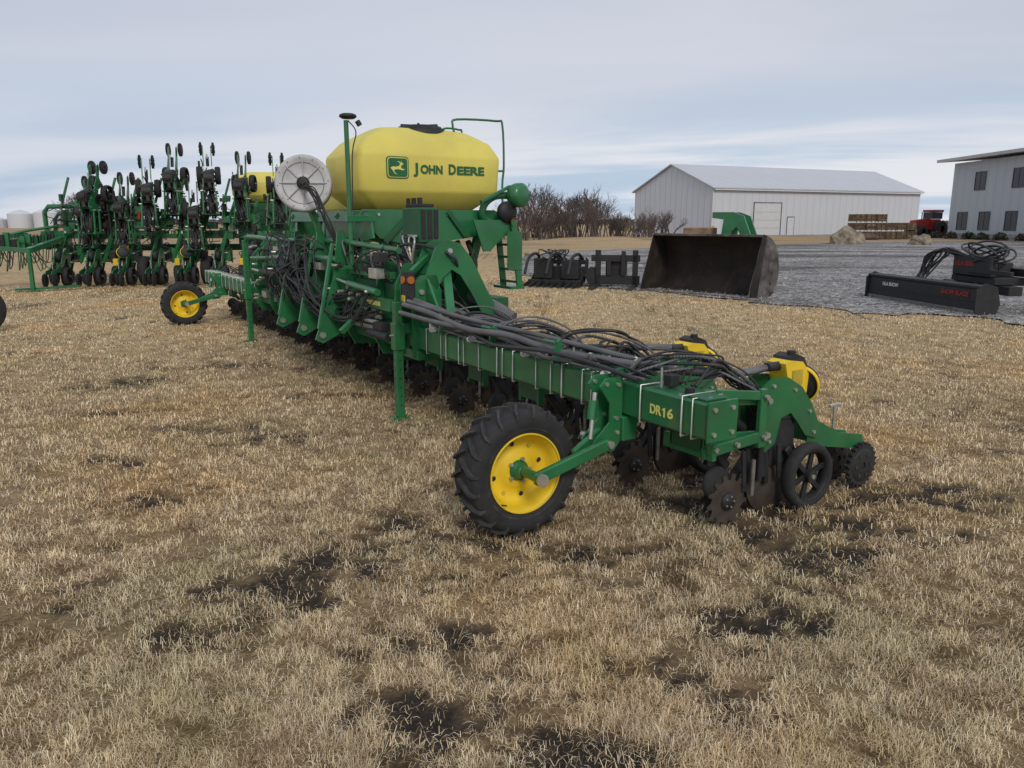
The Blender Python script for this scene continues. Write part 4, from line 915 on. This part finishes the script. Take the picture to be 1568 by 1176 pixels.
# ================================================================== crates, boulders
e=empty('stacked_wood_crates',(31.5,72,0),R(14)); mb=MB(); rd=random.Random(8)
WOODD=mat('weathered_wood',(.13,.09,.06),.9,var=.3)
for i_ in range(6):
    for k in range(3 if i_<4 else 2):
        if i_==3 and k==2: continue
        x0=i_*1.12+rd.uniform(-.05,.05); z0=.0+k*.78
        for q in range(6): mb.box((x0,-.02,z0+.1+q*.11),(x0+1.0,.02,z0+.18+q*.11),rd.choice((WOOD,WOODD)),.004)
        for q in(0,.45,.9): mb.box((x0+q,-.05,z0),(x0+q+.1,-.021,z0+.75),WOODD,.004); 
        mb.box((x0+.02,.03,z0+.08),(x0+.98,1.1,z0+.72),WOODD,.01)
        for q in range(6): mb.box((x0-.02,.0,z0+.1+q*.11),(x0+.019,1.1,z0+.18+q*.11),WOOD,.004)
mb.obj('crates',e)
mb=MB(); 
for k in range(3): mb.tube([(-1.5,-1+.4*k,.2+.1*k),(1.6,-1.1+.4*k,.2+.1*k)],.2,WOODD,8)
mb.obj('logs',e)
def boulder(loc,sx,sy,sz,seed):
    bm=bmesh.new(); bmesh.ops.create_icosphere(bm,subdivisions=4,radius=1)
    for v in bm.verts:
        k=1+.35*mn.noise(v.co*1.3+Vector((seed,0,0)))+.12*mn.noise(v.co*4+Vector((seed,3,0))); v.co*=k; v.co.x*=sx;v.co.y*=sy;v.co.z=max(v.co.z,-.15)*sz
    me=bpy.data.meshes.new('boulder'); bm.to_mesh(me); bm.free(); me.materials.append(ROCK); place(me,'boulder',None,loc)
boulder((24.6,57.5,.1),1.25,1.0,1.05,1); boulder((28.7,55,.05),.8,.8,.65,5)
e=empty('tractor',(44.4,84,0),R(200)); mb=MB()
for a,b_,r_ in((-.9,-.9,.85),(-.9,.9,.85),(1.5,-.8,.6),(1.5,.8,.6)):
    mb.lathe([(.4*r_,-.22),(.85*r_,-.25),(r_,-.2),(r_,.2),(.85*r_,.25),(.4*r_,.22)],(a,b_,r_),(0,1,0),RUB,28,True); mb.lathe([(0,0),(.4*r_,-.1),(.5*r_,-.22)],(a,b_,r_),(0,1,0),REDM,20,True)
mb.prism([(0,.8),(2.1,.8),(2.2,1.3),(2.0,1.75),(.1,1.95)],(0,0,0),(1,0,0),(0,0,1),(0,1,0),-.4,.4,REDM)
mb.box((-1.3,-.6,1.9),(-.0,.6,2.6),GLASS); mb.box((-1.4,-.7,2.62),(.1,.7,2.85),REDM,.05); mb.box((-1.2,-.55,.8),(0,.55,1.88),REDM)
for a in(-1.32,-.02):
    for b_ in(-.62,.56): mb.box((a,b_,1.9),(a+.06,b_+.06,2.61),BLACK)
mb.cyl((1.2,.3,1.8),(1.2,.3,2.6),.05,BLACK,8); mb.obj('body',e)
e=empty('loader_arms',(5.75,20.6,0),R(-30)); mb=MB()
for yv in(0,.7):
    mb.prism([(-.35,.0),(-.1,.0),(-.05,.9),(.0,1.35),(.15,1.5),(.4,.9),(.6,.2),(.8,.2),(.62,1.0),(.32,1.75),(.05,1.85),(-.5,1.85),(-.5,1.7),(-.2,1.66),(-.25,1.2)],(0,yv,0),(1,0,0),(0,0,1),(0,1,0),-.05,.05,GREEN)
    mb.cyl((-.05,yv,.6),(.35,yv,1.2),.05,BLACK,8)
mb.box((-.1,.051,1.45),(.05,.649,1.62),GREEN); mb.box((-1.1,-.6,.9),(-.5,.5,1.45),WOOD,.02); mb.box((-1.0,-.5,0),(-.6,.4,.9),DGREEN); mb.obj('arms',e)
for p in((20.6,80.5),(14.8,84),(23.5,78)):
    e=empty('bollard',(p[0],p[1],0)); mb=MB(); mb.tube([(0,0,0),(0,0,1.15)],.10,DYEL,12); mb.lathe([(.1,0),(.08,.05),(0,.08)],(0,0,1.15),(0,0,1),DYEL,12,True); mb.obj('post',e)
e=empty('implement_tire',(-7.76,11.2,0),R(60)); mb=MB()
mb.lathe([(.18,-.09),(.28,-.11),(.33,-.08),(.34,0),(.33,.08),(.28,.11),(.18,.09)],(0,0,.34),(0,1,0),RUB,40,True); mb.lathe([(.18,-.08),(.1,-.02),(0,-.02),(.0,.02),(.1,.02),(.18,.08)],(0,0,.34),(0,1,0),YEL,30,True); mb.obj('tire',e)
# ================================================================== berm
def mound(name,cx,cy,rx,ry,h,mt):
    bm=bmesh.new(); bmesh.ops.create_grid(bm,x_segments=60,y_segments=24,size=1)
    for v in bm.verts:
        q=v.co.x**2+v.co.y**2; k=max(0,1-q)**1.3
        nn=float(vn(np.array([v.co.x*5+20]),np.array([v.co.y*5+9]))[0])
        v.co=Vector((cx+v.co.x*rx,cy+v.co.y*ry,h*k*(.6+.6*nn)-.03))
    for f in bm.faces: f.smooth=True
    me=bpy.data.meshes.new(name); bm.to_mesh(me); bm.free(); me.materials.append(mt); place(me,name)
turf=bpy.data.materials['dry_turf']
mound('grass_berm',8,58,11,5,.5,turf); mound('grass_berm',24,76,17,5,.3,turf)
# ================================================================== bare brush and trees
def branch(mb,p,d,l,r,dep,rd,m,sp=.42):
    q=p+d*l; mid=p+d*l*.5+Vector((rd.gauss(0,1),rd.gauss(0,1),0))*l*.05
    mb.tube([p,mid,q],r,m,3 if dep<3 else 5,0,r*.6,False)
    if dep<=0: return
    for k in range(3 if dep>1 else 4):
        nd=(d+Vector((rd.gauss(0,sp),rd.gauss(0,sp),rd.gauss(.12,.22)))).normalized()
        branch(mb,p+d*l*rd.uniform(.45,1),nd,l*rd.uniform(.55,.8),max(r*.55,.011),dep-1,rd,m,sp)
rd=random.Random(21)
mb=MB()
for k in range(92):
    x_=rd.uniform(-1.5,15.0); y_=rd.uniform(68,84); hgt=rd.uniform(.75,1.3)*(1.5 if 3.5<x_<9.5 else (1.4 if x_<2 else .9))
    for j_ in range(3): branch(mb,Vector((x_+rd.uniform(-.5,.5),y_,0)),Vector((rd.gauss(0,.28),rd.gauss(0,.28),1)).normalized(),hgt*rd.uniform(.9,1.25),.05,3,rd,TWIG)
mb.obj('bare_brush')
def bare_tree(loc,hgt,seed,r=.16):
    e=empty('bare_tree',loc); rd=random.Random(seed); mb=MB()
    for k in range(3): branch(mb,Vector((.2*k,0,0)),Vector((rd.gauss(0,.2),rd.gauss(0,.1),1)).normalized(),hgt*.34,r,5,rd,TRUNK,.4)
    mb.obj('trunk_and_limbs',e)
bare_tree((-50.0,92,0),6.8,1); bare_tree((-52.5,95,0),5.8,2); bare_tree((-55,100,0),5.0,6); bare_tree((2.4,80,0),6.8,4); bare_tree((8.5,82,0),6.0,9); bare_tree((6.3,84,0),5.4,12)
mb=MB(); rd=random.Random(4)
for k in range(900):
    x_=rd.uniform(-500,700); y_=rd.uniform(480,560); h_=rd.uniform(1.5,4.0)*(.4+float(vn(np.array([x_/25+90]),np.array([3.0]))[0])*1.0)
    w_=rd.uniform(2,6); pts=[(x_-w_,y_,-.2)]+[(x_-w_+2*w_*i_/5,y_,h_*rd.uniform(.6,1)) for i_ in range(6)]+[(x_+w_,y_,-.2)]
    mb.add(pts+[(x_,y_+3,-.2)],[list(range(8))],TWIG)
mb.obj('distant_treeline')
e=empty('grain_bins',(-128,205,0)); mb=MB()
for a,r_,h_ in((0,3,3.6),(7,3.2,3.9),(-8,4,2.2)):
    mb.lathe([(r_,0),(r_,h_),(r_*.5,h_+.7),(0,h_+1.1)],(a,0,0),(0,0,1),DOOR,24,False)
mb.box((-16,2,0),(-3,8,2.4),DOOR); mb.box((9,-1,0),(30,1,1.0),TRUNK); mb.obj('bins',e)
